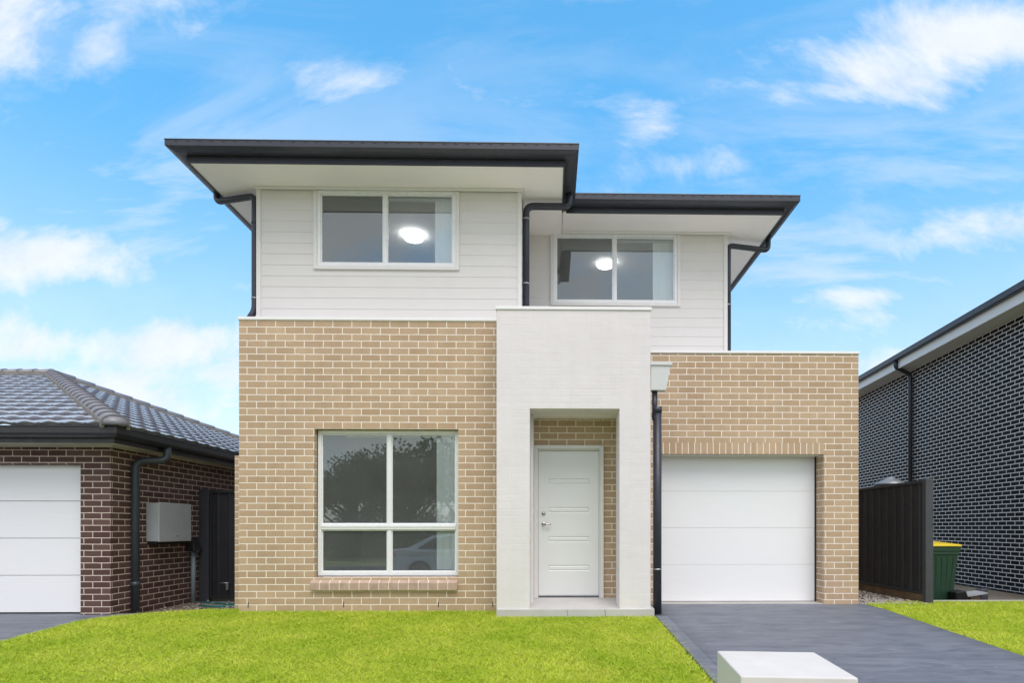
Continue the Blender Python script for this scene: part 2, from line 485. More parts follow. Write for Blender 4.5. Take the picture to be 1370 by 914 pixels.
class MB:
    def __init__(self):
        self.v = []; self.f = []; self.smooth = []; self.uvrot = False

    def face(self, pts, smooth=False):
        i = len(self.v)
        self.v += [tuple(p) for p in pts]
        self.f.append(tuple(range(i, i + len(pts))))
        self.smooth.append(smooth)

    def add(self, verts, faces, smooth=False):
        i = len(self.v)
        self.v += [tuple(p) for p in verts]
        for f in faces:
            self.f.append(tuple(i + k for k in f)); self.smooth.append(smooth)

    def box(self, x0, x1, y0, y1, z0, z1):
        v = [(x0, y0, z0), (x1, y0, z0), (x1, y1, z0), (x0, y1, z0), (x0, y0, z1), (x1, y0, z1), (x1, y1, z1), (x0, y1, z1)]
        self.hexa(v)

    def hexa(self, v):
        self.add(v, [(0, 3, 2, 1), (4, 5, 6, 7), (0, 1, 5, 4), (1, 2, 6, 5), (2, 3, 7, 6), (3, 0, 4, 7)])

    def tube(self, pts, r, bend=0.09, seg=14, cap=True):
        P = [Vector(p) for p in pts]
        path = [P[0]]
        for a, b, c in zip(P, P[1:], P[2:]):
            d1 = (a - b); d2 = (c - b)
            k = min(bend, d1.length * 0.45, d2.length * 0.45)
            d1.normalize(); d2.normalize()
            for i in range(7):
                t = i / 6
                path.append((b + d1 * k) * (1 - t) ** 2 + b * 2 * t * (1 - t) + (b + d2 * k) * t * t)
        path.append(P[-1])
        rings = []
        up = None
        for i, p in enumerate(path):
            t = (path[min(i + 1, len(path) - 1)] - path[max(i - 1, 0)]).normalized()
            if up is None:
                up = t.orthogonal().normalized()
            up = (up - t * up.dot(t)).normalized()
            w = t.cross(up)
            rr = r[min(i, len(r) - 1)] if isinstance(r, (list, tuple)) else r
            rings.append([p + (up * math.cos(6.28318 * k / seg) + w * math.sin(6.28318 * k / seg)) * rr for k in range(seg)])
        base = len(self.v)
        for rg in rings: self.v += [tuple(q) for q in rg]
        for i in range(len(rings) - 1):
            for k in range(seg):
                a = base + i * seg + k; b = base + i * seg + (k + 1) % seg
                self.f.append((a, b, b + seg, a + seg)); self.smooth.append(True)
        if cap:
            self.f.append(tuple(base + k for k in reversed(range(seg)))); self.smooth.append(False)
            e = base + (len(rings) - 1) * seg
            self.f.append(tuple(e + k for k in range(seg))); self.smooth.append(False)

    def lathe(self, prof, c, seg=28, axis='z', smooth=True):
        base = len(self.v)
        for (r, h) in prof:
            for k in range(seg):
                a = 2 * math.pi * k / seg
                if axis == 'z': self.v.append((c[0] + r * math.cos(a), c[1] + r * math.sin(a), c[2] + h))
                elif axis == 'y': self.v.append((c[0] + r * math.cos(a), c[1] + h, c[2] + r * math.sin(a)))
                else: self.v.append((c[0] + h, c[1] + r * math.cos(a), c[2] + r * math.sin(a)))
        for i in range(len(prof) - 1):
            for k in range(seg):
                a = base + i * seg + k; b = base + i * seg + (k + 1) % seg
                self.f.append((a, b, b + seg, a + seg)); self.smooth.append(smooth)
        self.f.append(tuple(base + k for k in range(seg))); self.smooth.append(False)
        e = base + (len(prof) - 1) * seg
        self.f.append(tuple(e + k for k in range(seg))); self.smooth.append(False)

    def sweep(self, prof, path, closed_profile=True, cap=True):
        """profile of (outward, z) swept along an xy path; outward is to the LEFT of the direction of travel reversed (right hand side)"""
        n = len(path)
        rows = []
        for i, p in enumerate(path):
            p = Vector(p)
            nrm = []
            if i > 0:
                d = (p - Vector(path[i - 1])).normalized(); nrm.append(Vector((d.y, -d.x)))
            if i < n - 1:
                d = (Vector(path[i + 1]) - p).normalized(); nrm.append(Vector((d.y, -d.x)))
            if len(nrm) == 2:
                m = (nrm[0] + nrm[1]); m = m / max(0.2, m.dot(nrm[0]))
            else:
                m = nrm[0]
            rows.append([(p.x + m.x * o, p.y + m.y * o, z) for (o, z) in prof])
        k = len(prof)
        rng_ = range(k) if closed_profile else range(k - 1)
        for i in range(n - 1):
            for j in rng_:
                j2 = (j + 1) % k
                self.face([rows[i][j], rows[i + 1][j], rows[i + 1][j2], rows[i][j2]])
        if cap and closed_profile:
            self.face(list(reversed(rows[0]))); self.face(rows[-1])

    def wall(self, xs, zs, holes, y0, y1, axis='x'):
        """an upright slab on a grid of x and z lines; cells in holes are left open, with reveals"""
        def P(x, y, z): return (x, y, z) if axis == 'x' else (y, x, z)
        nx, nz = len(xs) - 1, len(zs) - 1
        solid = lambda i, k: 0 <= i < nx and 0 <= k < nz and (i, k) not in holes
        for i in range(nx):
            for k in range(nz):
                if not solid(i, k): continue
                a, b, c, d = xs[i], xs[i + 1], zs[k], zs[k + 1]
                self.face([P(a, y0, c), P(b, y0, c), P(b, y0, d), P(a, y0, d)])
                self.face([P(b, y1, c), P(a, y1, c), P(a, y1, d), P(b, y1, d)])
                if not solid(i - 1, k): self.face([P(a, y1, c), P(a, y0, c), P(a, y0, d), P(a, y1, d)])
                if not solid(i + 1, k): self.face([P(b, y0, c), P(b, y1, c), P(b, y1, d), P(b, y0, d)])
                if not solid(i, k - 1): self.face([P(a, y1, c), P(b, y1, c), P(b, y0, c), P(a, y0, c)])
                if not solid(i, k + 1): self.face([P(a, y0, d), P(b, y0, d), P(b, y1, d), P(a, y1, d)])

    def build(self, name, mat, parent=None, bevel=0.0, bseg=2, weld=False, fix=True, uvoff=(0, 0), soft=None):
        o = ORIGIN.get(parent.name, Vector((0, 0, 0))) if parent else Vector((0, 0, 0))
        me = bpy.data.meshes.new(name)
        me.from_pydata([(p[0] - o.x, p[1] - o.y, p[2] - o.z) for p in self.v], [], self.f)
        me.polygons.foreach_set('use_smooth', self.smooth)
        if fix or weld:
            b = bmesh.new(); b.from_mesh(me)
            bmesh.ops.remove_doubles(b, verts=b.verts, dist=1e-5)
            bmesh.ops.recalc_face_normals(b, faces=b.faces)
            b.to_mesh(me); b.free()
        uv = me.uv_layers.new(name='UVMap')
        vs = me.vertices
        for p in me.polygons:
            n = p.normal
            ax = max(range(3), key=lambda i: abs(n[i]))
            for li in p.loop_indices:
                c = vs[me.loops[li].vertex_index].co + o
                w = (c.y, c.z) if ax == 0 else ((c.x, c.z) if ax == 1 else (c.x, c.y))
                if self.uvrot: w = (w[1], w[0])
                uv.data[li].uv = (w[0] + uvoff[0], w[1] + uvoff[1])
        me.materials.append(mat)
        ob = bpy.data.objects.new(name, me)
        col.objects.link(ob)
        if parent:
            ob.parent = parent
            ORIGIN[ob.name] = o
        if bevel:
            md = ob.modifiers.new('bevel', 'BEVEL'); md.width = bevel; md.segments = bseg; md.limit_method = 'ANGLE'; md.angle_limit = R(40)
            md.harden_normals = False
        return ob


def tag(o, label=None, cat=None, group=None, kind=None):
    if label: o['label'] = label
    if cat: o['category'] = cat
    if group: o['group'] = group
    if kind: o['kind'] = kind
    return o


def thing(name, loc, label, cat, group=None, rz=0.0, local=False):
    o = bpy.data.objects.new(name, None)
    o.empty_display_size = 0.2
    col.objects.link(o)
    o.location = loc
    o.rotation_euler = (0, 0, rz)
    ORIGIN[o.name] = Vector((0, 0, 0)) if local else Vector(loc)
    return tag(o, label, cat, group)


def solo(o, label, cat, group=None):
    return tag(o, label, cat, group)


# ------------------------------------------------------------------ ground
def sm(a, b, t):
    t = max(0.0, min(1.0, (t - a) / (b - a)))
    return t * t * (3 - 2 * t)


def lawn_edge(y):
    """x of the left edge of the front lawn"""
    if y < 6.9: return -5.48
    t = min(1.0, (y - 6.9) / 0.75)
    return -5.48 + 1.25 * t ** 1.8


def g(x, y):
    """height of the finished ground"""
    if y >= 7.5: z = 0.0
    elif y > -1.0: z = -0.055 * (7.5 - y)
    else: z = -0.4675
    z += -0.14 * sm(lawn_edge(min(y, 7.6)) + 0.02, lawn_edge(min(y, 7.6)) - 0.30, x) if x < 0 else 0.0
    if x > 4.0 and y > 8.25: z += -0.15 * sm(8.3, 8.55, y) * sm(5.2, 5.5, x)
    return z


def sheet(name, xs, ys, dz, mat, kind='structure', keep=None):
    m = MB()
    P = [[(x, y, g(x, y) + dz) for y in ys] for x in xs]
    for i in range(len(xs) - 1):
        for j in range(len(ys) - 1):
            cx, cy = (xs[i] + xs[i + 1]) / 2, (ys[j] + ys[j + 1]) / 2
            if keep and not keep(cx, cy): continue
            m.face([P[i][j], P[i + 1][j], P[i + 1][j + 1], P[i][j + 1]], True)
    o = m.build(name, mat)
    return tag(o, kind=kind)


def lin(a, b, n): return [a + (b - a) * i / n for i in range(n + 1)]


sheet('ground', [-900, -200, -60, -20, -12] + lin(-9, 11, 60) + [14, 20, 60, 200, 900],
      [-900, -200, -60, -30, -20, -12, -6, -1.2] + lin(-1, 12, 52) + [16, 30, 60, 200, 900], -0.05, GROUND)
# lawn base follows the curved edge
def lawn_base():
    m = MB()
    ys = lin(0.6, 7.62, 60)
    for j in range(60):
        y0, y1 = ys[j], ys[j + 1]
        for (f0, f1) in zip(lin(0, 1, 40), lin(0, 1, 40)[1:]):
            def P(f, y):
                a = lawn_edge(y) - 0.16; b = 1.27
                x = a + (b - a) * (f ** 1.3)
                return (x, y, g(x, y) - 0.004)
            m.face([P(f0, y0), P(f1, y0), P(f1, y1), P(f0, y1)], True)
    return tag(m.build('lawn_soil', SOIL), kind='structure')


lawn_base()
def side_edge(y): return 4.335 if y < 7.98 else 4.335 + (y - 7.98) * 2.4
sheet('side_lawn_soil', lin(4.33, 12.5, 40), lin(0.6, 8.26, 40), -0.004, SOIL, keep=lambda x, y: x > side_edge(y) - 0.1)


def drive_sheet(name, xl, xr, y0, y1, dz, thick=0.1):
    m = MB()
    ys = lin(y0, y1, 40)
    for a, b in zip(ys, ys[1:]):
        for f0, f1 in zip(lin(0, 1, 8), lin(0, 1, 8)[1:]):
            P = lambda f, y: (xl(y) + (xr(y) - xl(y)) * f, y, g(xl(y) + (xr(y) - xl(y)) * f, y) + dz)
            m.face([P(f0, a), P(f1, a), P(f1, b), P(f0, b)], True)
        for xx in (xl, xr):
            p, q = (xx(a), a, g(xx(a), a) + dz), (xx(b), b, g(xx(b), b) + dz)
            m.face([p, q, (q[0], q[1], q[2] - thick), (p[0], p[1], p[2] - thick)])
    return tag(m.build(name, DRIVE), kind='structure')


drive_sheet('driveway', lambda y: 1.285, lambda y: 4.32, 0.4, 8.24, 0.012)
# the cut edge band down the left of the driveway
drive_sheet('driveway_border', lambda y: 1.282, lambda y: 1.42, 0.4, 7.05, 0.016)
m = MB(); m.box(1.3, 3.78, 7.97, 8.26, -0.05, 0.022)
tag(m.build('garage_threshold', CONCRETE, bevel=0.004), kind='structure')
drive_sheet('neighbour_driveway', lambda y: -9.6, lambda y: lawn_edge(min(y, 7.3)) - 0.36, 0.4, 8.22, 0.012)
# pale concrete edging between that driveway and the lawn
m = MB()
ys = lin(4.8, 8.05, 26)
for a, b in zip(ys, ys[1:]):
    def E(y, s, top):
        x = lawn_edge(min(y, 7.3)) - (0.35 if s else 0.24)
        return (x, y, g(x, y) + (0.028 if top else -0.05))
    m.hexa([E(a, 1, 0), E(a, 0, 0), E(b, 0, 0), E(b, 1, 0), E(a, 1, 1), E(a, 0, 1), E(b, 0, 1), E(b, 1, 1)])
tag(m.build('concrete_edging', CONCRETE), kind='structure')
# strip beside the right neighbour
m = MB(); m.box(5.42, 13, 8.27, 8.40, -0.2, 0.012)
tag(m.build('concrete_mowing_strip', CONCRETE, bevel=0.005), kind='structure')
# street behind the photographer
m = MB(); m.box(-60, 60, -1.38, 0.38, -0.6, -0.40)
tag(m.build('bounce_path', CONCRETE), kind='structure')  # unseen pale slab added to bounce light up to the eaves
m = MB()
m.box(-60, 60, -8.2, -1.6, -0.7, -0.56)
tag(m.build('road', ASPHALT), kind='structure')
for y in (-1.6, -8.4):
    m = MB(); m.box(-60, 60, y, y + 0.2, -0.7, -0.43)
    tag(m.build('kerb', CONCRETE, bevel=0.02), kind='structure')
m = MB(); m.box(-60, 60, -40, -8.42, -0.7, -0.44)
tag(m.build('verge', VERGE), kind='structure')


# ------------------------------------------------------------------ the two storey house
house = thing('two_storey_house', (0, 7.45, 0), 'two storey brick and weatherboard house with pale painted entry portico', 'house')

MX0, MX1, MY = -3.94, -0.655, 7.45          # brick block
PX0, PX1, PY = -0.655, 1.225, 7.10          # portico
GX0, GX1, GY = 1.225, 4.245, 7.96           # garage
ULY, ULX0, ULX1 = 7.92, -3.94, -0.40
URY, URX0, URX1 = 9.12, -0.40, 2.77
ZL, ZR = 5.65, 5.70                         # eave linings

WX0, WX1, WZ0, WZ1 = -2.995, -1.172, 0.428, 2.322
m = MB()
m.wall([MX0, WX0, WX1, MX1], [-0.25, WZ0, WZ1, 3.70], {(1, 1)}, MY, MY + 0.23)
m.wall([MY + 0.23, 17.0], [-0.25, 3.70], set(), MX0, MX0 + 0.23, axis='y')
m.build('brick_wall', TAN, house)
m = MB()   # short return wall on the left side
m.box(-4.085, MX0 - 0.001, 7.62, 7.86, -0.25, 2.0)
m.build('brick_pier', TAN, house, uvoff=(0.07, 0.02))

gOX0, gOX1, gOZ = 1.42, 3.762, 2.235
m = MB()
m.wall([GX0, gOX0, gOX1, GX1], [-0.25, gOZ, 3.46], {(1, 0)}, GY, GY + 0.23)
m.wall([GY + 0.23, 15.0], [-0.25, 3.46], set(), GX1 - 0.23, GX1, axis='y')
m.build('brick_wall', TAN, house, uvoff=(0.05, 0.012))
m = MB(); m.uvrot = True
m.box(gOX0 + 0.001, gOX1 - 0.001, GY - 0.0025, GY + 0.229, 2.078, gOZ - 0.001)
m.build('soldier_course', TAN_SOLDIER, house, uvoff=(-2.0, 0.0))

# portico: painted brick box with a deep opening
oX0, oX1, oZ = -0.25, 0.842, 2.515
m = MB()
m.wall([PX0, oX0, oX1, PX1], [-0.25, oZ, 3.72], {(1, 0)}, PY, PY + 0.36)
m.box(PX0, oX0 + 0.032, PY + 0.361, 7.76, -0.25, 3.72)
m.box(oX1 + 0.046, PX1, PY + 0.361, 8.3, -0.25, 3.72)
m.build('portico', PAINTED, house, bevel=0.006)
m = MB(); m.box(oX0 + 0.033, oX1 + 0.045, PY + 0.361, 7.76, oZ + 0.003, oZ + 0.2)
m.build('porch_ceiling', SOFFIT, house)
# back wall of the porch, with the door opening
dX0, dX1, dZ = -0.205, 0.695, 2.145
m = MB()
m.wall([-0.60, dX0, dX1, 1.20], [-0.1, dZ, 3.0], {(1, 0)}, 7.76, 7.99)
m.build('porch_wall', TAN, house, uvoff=(0.02, -0.005))
# slab
m = MB()
v = [(-0.642, 7.078, -0.25), (1.268, 7.078, -0.25), (1.268, 7.80, -0.25), (-0.642, 7.80, -0.25), (-0.642, 7.078, 0.072), (1.268, 7.078, 0.072), (1.268, 7.80, 0.135), (-0.642, 7.80, 0.135)]
m.hexa(v)
slab = m.build('porch_slab', PORCH, house, bevel=0.006)
for px in (0.22, 0.68):
    m = MB()
    m.hexa([(px, 7.0765, -0.1), (px + 0.004, 7.0765, -0.1), (px + 0.004, 7.079, -0.1), (px, 7.079, -0.1),
            (px - 0.02, 7.0765, 0.070), (px - 0.016, 7.0765, 0.070), (px - 0.016, 7.079, 0.070), (px - 0.02, 7.079, 0.070)])
    m.build('tile_joint', BLACK_METAL, slab)

# front door
m = MB()
for (a, b, c, d) in ((dX0, dX0 + 0.045, 0.13, dZ), (dX1 - 0.045, dX1, 0.13, dZ), (dX0 + 0.045, dX1 - 0.045, dZ - 0.045, dZ)):
    m.box(a, b, 7.735, 7.86, c, d)
door_frame = m.build('door_frame', TRIM, house, bevel=0.004)
m = MB()
for (a, b, c, d) in ((dX0 - 0.012, dX0 + 0.030, 0.13, dZ + 0.012), (dX1 - 0.030, dX1 + 0.012, 0.13, dZ + 0.012), (dX0 + 0.030, dX1 - 0.030, dZ - 0.030, dZ + 0.012)):
    m.box(a, b, 7.715, 7.7345, c, d)
m.build('architrave', TRIM, door_frame, bevel=0.004)
lx0, lx1, lz0, lz1 = dX0 + 0.048, dX1 - 0.048, 0.165, dZ - 0.05
YD = 7.782
m = MB()
rows = [0.60, 0.985, 1.375, 1.755]          # bottoms of the four raised bands, above the door's foot
zs = [lz0]
for r_ in rows: zs += [lz0 + r_ - 0.28, lz0 + r_ - 0.28 + 0.082]
zs.append(lz1)
xs = [lx0, lx0 + 0.125, lx1 - 0.125, lx1]
holes = {(1, k) for k in range(1, len(zs) - 1, 2)}
m.wall(xs, zs, holes, YD, YD + 0.040)
for k in range(1, len(zs) - 1, 2):          # sunk field with a raised centre
    a, b, c, d = xs[1], xs[2], zs[k], zs[k + 1]
    for (i0, y0, i1, y1) in ((0, YD, 0.012, YD + 0.010), (0.012, YD + 0.010, 0.024, YD + 0.002)):
        for q in range(4):
            c0 = [(a + i0, c + i0), (b - i0, c + i0), (b - i0, d - i0), (a + i0, d - i0)]
            c1 = [(a + i1, c + i1), (b - i1, c + i1), (b - i1, d - i1), (a + i1, d - i1)]
            p, p2, s, s2 = c0[q], c0[(q + 1) % 4], c1[q], c1[(q + 1) % 4]
            m.face([(p[0], y0, p[1]), (p2[0], y0, p2[1]), (s2[0], y1, s2[1]), (s[0], y1, s[1])])
    i = 0.024
    m.face([(a + i, YD + 0.002, c + i), (b - i, YD + 0.002, c + i), (b - i, YD + 0.002, d - i), (a + i, YD + 0.002, d - i)])
door = m.build('front_door', DOOR_PAINT, house, fix=True)
m = MB()
m.lathe([(0.026, 0), (0.026, -0.010), (0.020, -0.014), (0.011, -0.014), (0.011, -0.05)], (lx0 + 0.065, YD, 1.115), 20, 'y')
m.tube([(lx0 + 0.065, YD - 0.048, 1.115), (lx0 + 0.125, YD - 0.052, 1.113), (lx0 + 0.165, YD - 0.045, 1.110)], 0.009, 0.02, 10)
m.build('handle', CHROME, door)
m = MB(); m.lathe([(0.026, 0), (0.026, -0.012), (0.016, -0.018), (0.012, -0.020)], (lx0 + 0.065, YD, 1.255), 20, 'y')
m.build('deadlock', CHROME, door)
m = MB(); m.box(lx0, lx1, YD - 0.012, YD - 0.001, 0.150, 0.163)
m.build('weather_seal', GREY_SHEET, door)

# garage door: four sectional panels
m = MB()
gz = lin(0.028, 2.10, 4)
for a, b in zip(gz, gz[1:]):
    i = 0.0012
    m.hexa([(gOX0 - 0.05, 8.195, a + i), (gOX1 + 0.04, 8.195, a + i), (gOX1 + 0.04, 8.24, a), (gOX0 - 0.05, 8.24, a),
            (gOX0 - 0.05, 8.195, b - i), (gOX1 + 0.04, 8.195, b - i), (gOX1 + 0.04, 8.24, b), (gOX0 - 0.05, 8.24, b)])
garage_door = m.build('garage_door', GDOOR, house, bevel=0.002)
m = MB(); m.box(gOX0 - 0.05, gOX1 + 0.04, 8.2, 8.235, 0.023, 0.0275)
m.build('rubber_seal', RUBBER, garage_door)
m = MB(); m.box(gOX1 - 0.022, gOX1 + 0.06, 8.1905, 8.1945, 0.02, 2.077)
m.build('side_gap_shade', BLACK_METAL, garage_door)  # black strip drawn for the shaded gap beside the door
m = MB(); m.box(gOX0, gOX1 - 0.001, 8.01, 8.10, 2.062, 2.0775)
m.build('lintel_bar', TRIM, garage_door)

# capping on the brick parapets
for (a, b, c, d, z0, z1) in ((MX0 - 0.012, MX1 - 0.014, MY - 0.014, ULY - 0.02, 3.7, 3.738), (PX0 - 0.012, PX1 + 0.012, PY - 0.014, 8.3, 3.72, 3.758),
                             (GX0 + 0.014, GX1 + 0.014, GY - 0.014, 15.0, 3.46, 3.494)):
    m = MB(); m.box(a, b, c, d, z0, z1)
    m.build('parapet_capping', WHITE_METAL, house, bevel=0.004)


# weep holes near the foot of the brick wall
for wx in (-3.83, -2.63, -1.43, -0.74):
    m = MB(); m.box(wx, wx + 0.010, MY - 0.0022, MY + 0.004, 0.050, 0.118)
    m.build('weep_hole', SLOT, house)


# ---- weatherboards
def cladding(parent, x0, x1, z0, z1, Y, hole, thick=0.12, cover=0.148, end_pad=0.045):
    """lapped boards round one window opening, with real undersides"""
    hx0, hx1, hz0, hz1 = hole
    m = MB()
    xa, xb = x0 + end_pad, x1 - end_pad
    z = z1
    rows_ = []
    while z > z0:
        rows_.append((max(z0, z - cover), z)); z -= cover
    for (a, b) in rows_:
        # split the row into spans left and right of the window, and short bits above / below it
        cuts = sorted({a, b} | {q for q in (hz0, hz1) if a < q < b})
        for c, d in zip(cuts, cuts[1:]):
            mid = (c + d) / 2
            spans = [(xa, hx0), (hx1, xb)] if hz0 < mid < hz1 else [(xa, xb)]
            off = lambda zz: 0.004 * (1 - (zz - a) / cover)
            for (p, q) in spans:
                m.face([(p, Y - off(c), c), (q, Y - off(c), c), (q, Y - off(d), d), (p, Y - off(d), d)])
                if abs(c - a) < 1e-6:
                    m.face([(p, Y + 0.01, c), (q, Y + 0.01, c), (q, Y - off(c), c), (p, Y - off(c), c)])
    m.wall([x0, hx0, hx1, x1], [z0, hz0, min(hz1, z1), z1 + 0.02] if hz1 < z1 else [z0, hz0, z1 + 0.02], {(1, 1)}, Y + 0.011, Y + thick)
    w = m.build('weatherboard_wall', CLAD, parent, fix=False)
    m = MB()
    m.box(x0 - 0.012, xa, Y - 0.018, Y + 0.010, z0, z1)
    m.build('corner_trim', TRIM, w, bevel=0.003)
    m = MB()
    m.box(xb, x1 + 0.012, Y - 0.018, Y + 0.010, z0, z1)
    m.build('corner_trim', TRIM, w, bevel=0.003)
    m = MB()
    m.sweep([(0, z1 - 0.030), (0.016, z1 - 0.030), (0.034, z1 - 0.012), (0.034, z1 - 0.001), (0, z1 - 0.001)], [(x0 - 0.012, Y + 0.8), (x0 - 0.012, Y - 0.014), (x1 + 0.012, Y - 0.014), (x1 + 0.012, Y + 0.8)][::1])
    m.build('cornice_bead', TRIM, w)
    return w


def side_cladding(parent, X, y0, y1, z0, z1, sgn):
    m = MB()
    z = z1
    while z > z0:
        a = max(z0, z - 0.148)
        for (p, q) in ((y0, y1),):
            m.face([(X + sgn * 0.013, p, a), (X + sgn * 0.013, q, a), (X, q, z), (X, p, z)])
            m.face([(X - sgn * 0.01, p, a), (X - sgn * 0.01, q, a), (X + sgn * 0.013, q, a), (X + sgn * 0.013, p, a)])
        z -= 0.148
    m.build('side_weatherboards', CLAD, parent, fix=False)


LW = (-3.140, -1.280, 4.600, 5.618)
RW = (0.050, 1.990, 4.590, 5.668)
cladding(house, ULX0, ULX1, 3.55, ZL, ULY, LW)
cladding(house, URX0 + 0.02, URX1, 3.3, ZR, URY, RW)
side_cladding(house, ULX0 + 0.002, ULY + 0.011, 17, 3.3, ZL, -1)
side_cladding(house, ULX1 - 0.002, ULY + 0.011, URY + 0.1, 3.55, ZL, 1)
side_cladding(house, URX1 - 0.002, URY + 0.011, 17, 3.3, ZR, 1)


# ---- eaves, fascia, gutters, roof
def eaves(parent, fx0, fx1, fy, yb, zs, lip0, lip1, left=True, right=True, o_=0.165, yr=None):
    yr = yr or yb
    m = MB()
    m.box(fx0 + 0.012, fx1 - 0.012, fy + 0.012, yb, zs, zs + 0.02)
    if not left: m.box(fx0 - 0.054, fx0 - 0.048, fy + 0.012, yb, zs - 0.05, zs + 0.02); m.box(fx0 - 0.048, fx0 + 0.012, fy + 0.012, yb, zs, zs + 0.02)
    m.build('eave_lining', SOFFIT, parent)
    path = [(fx1, fy), (fx0, fy)]
    if left: path = path + [(fx0, yb)]
    if right: path = [(fx1, yr)] + path
    path = path[::-1]                                   # travel so that outward lies on the right hand
    m = MB()
    m.sweep([(-0.02, zs - 0.012), (0.0, zs - 0.012), (0.0, zs + 0.17), (-0.02, zs + 0.17)], path)
    m.build('fascia', CHARCOAL, parent)
    m = MB()
    zb = zs + 0.068
    prof = [(0.002, zb), (0.035, zb - 0.004), (0.075, zb), (0.115, zb + 0.008), (0.145, lip0 - 0.006), (o_, lip0), (o_, lip1 - 0.012), (o_ + 0.006, lip1 - 0.008), (o_ + 0.004, lip1), (o_ - 0.012, lip1), (o_ - 0.014, lip0 + 0.02), (0.10, zb + 0.03), (0.002, zb + 0.02)]
    m.sweep(prof, path)
    gut = m.build('gutter', CHARCOAL, parent, bevel=0.0)
    x = fx0 - o_ + 0.12
    while x < fx1 + (o_ if right else 0) - 0.06:
        m = MB()
        m.box(x, x + 0.042, fy - o_ - 0.0016, fy - o_ + 0.004, (lip0 + lip1) / 2 + 0.008, (lip0 + lip1) / 2 + 0.017)
        m.build('overflow_slot', SLOT, gut)
        x += 0.142
    # tiled roof behind the gutter, low hipped
    p = math.tan(R(20))
    X0, X1, Y0, Y1 = fx0 - o_ + 0.05, fx1 + o_ - 0.05, fy - o_ + 0.05, yb
    hw = (X1 - X0) / 2
    zt = lip1 - 0.03
    A, B, C_, D = (X0, Y0, zt), (X1, Y0, zt), (X1, Y1, zt), (X0, Y1, zt)
    E1, E2 = ((X0 + X1) / 2, Y0 + hw, zt + hw * p), ((X0 + X1) / 2, Y1 - hw * 0.6, zt + hw * p)
    m = MB()
    m.face([A, B, E1]); m.face([B, C_, E2, E1]); m.face([C_, D, E2]); m.face([D, A, E1, E2]); m.face([D, C_, B, A])
    m.build('roof', TILES, parent)
    return gut


eaves(house, -4.548, 0.186, 7.37, 17.5, ZL, 5.745, 5.825, yr=8.45)
eaves(house, 0.235, 3.452, 8.54, 17.5, ZR, 5.800, 5.886, left=False)


# ---- downpipes
def clip(parent, c, r, mat=ZINC):
    m = MB()
    m.lathe([(r + 0.001, -0.008), (r + 0.005, -0.008), (r + 0.005, 0.008), (r + 0.001, 0.008)], c, 16)
    return m.build('pipe_clip', mat, parent)


m = MB()
yp = 8.14
m.tube([(-4.61, yp, 5.74), (-4.61, yp, 5.575), (-4.012, 7.99, 5.575), (-4.012, 7.99, 4.02), (-4.075, 7.95, 3.88)], 0.042)
dp = m.build('downpipe', CHARCOAL, house)
clip(dp, (-4.012, 7.99, 4.18), 0.042)
clip(dp, (-4.012, 7.99, 5.2), 0.042, CHARCOAL)
m = MB()
yp = 8.12
m.tube([(0.262, yp, 5.74), (0.262, yp, 5.545), (-0.338, yp, 5.545), (-0.338, yp, 3.74)], 0.047, 0.11)
dp = m.build('downpipe', CHARCOAL, house)
clip(dp, (-0.338, yp, 5.36), 0.047); clip(dp, (-0.338, yp, 4.46), 0.047)
m = MB()
yp = 9.34
m.tube([(3.51, yp, 5.80), (3.51, yp, 5.545), (2.817, 9.19, 5.545), (2.817, 9.19, 3.47)], 0.042)
dp = m.build('downpipe', CHARCOAL, house)
clip(dp, (2.817, 9.19, 4.6), 0.042)
# rain head and its pipe beside the portico
m = MB()
m.hexa([(1.232, 7.13, 2.755), (1.42, 7.13, 2.755), (1.42, 7.27, 2.755), (1.232, 7.27, 2.755),
        (1.232, 7.12, 3.055), (1.475, 7.12, 3.055), (1.475, 7.30, 3.055), (1.232, 7.30, 3.055)])
m.box(1.228, 1.492, 7.105, 7.315, 3.055, 3.10)
m.build('rain_head', plain('rain_head_paint', (0.62, 0.635, 0.63), 0.45, var=0.03), house, bevel=0.004)
m = MB()
m.tube([(1.292, 7.20, 2.755), (1.292, 7.20, 2.40)], 0.034)
m.tube([(1.325, 7.20, 2.56), (1.325, 7.20, -0.04)], 0.052)
m.lathe([(0.054, -0.05), (0.058, -0.05), (0.058, 0.02), (0.054, 0.02)], (1.325, 7.20, 2.54), 20)
dp = m.build('downpipe', CHARCOAL, house)
clip(dp, (1.325, 7.20, 0.55), 0.052)


# ---- windows
def slats(x0, x1, Y, z0, z1, n):
    m = MB()
    for k in range(n):
        x = x0 + (x1 - x0) * (k + 0.5) / n
        a = R(20 + rng.uniform(-14, 14))
        w = 0.045
        dx, dy = w * math.cos(a), w * math.sin(a)
        m.face([(x - dx, Y - dy, z0), (x + dx, Y + dy, z0), (x + dx, Y + dy, z1), (x - dx, Y - dy, z1)])
    m.box(x0 - 1.2, x1 + 0.02, Y - 0.02, Y + 0.02, z1, z1 + 0.03)
    return m


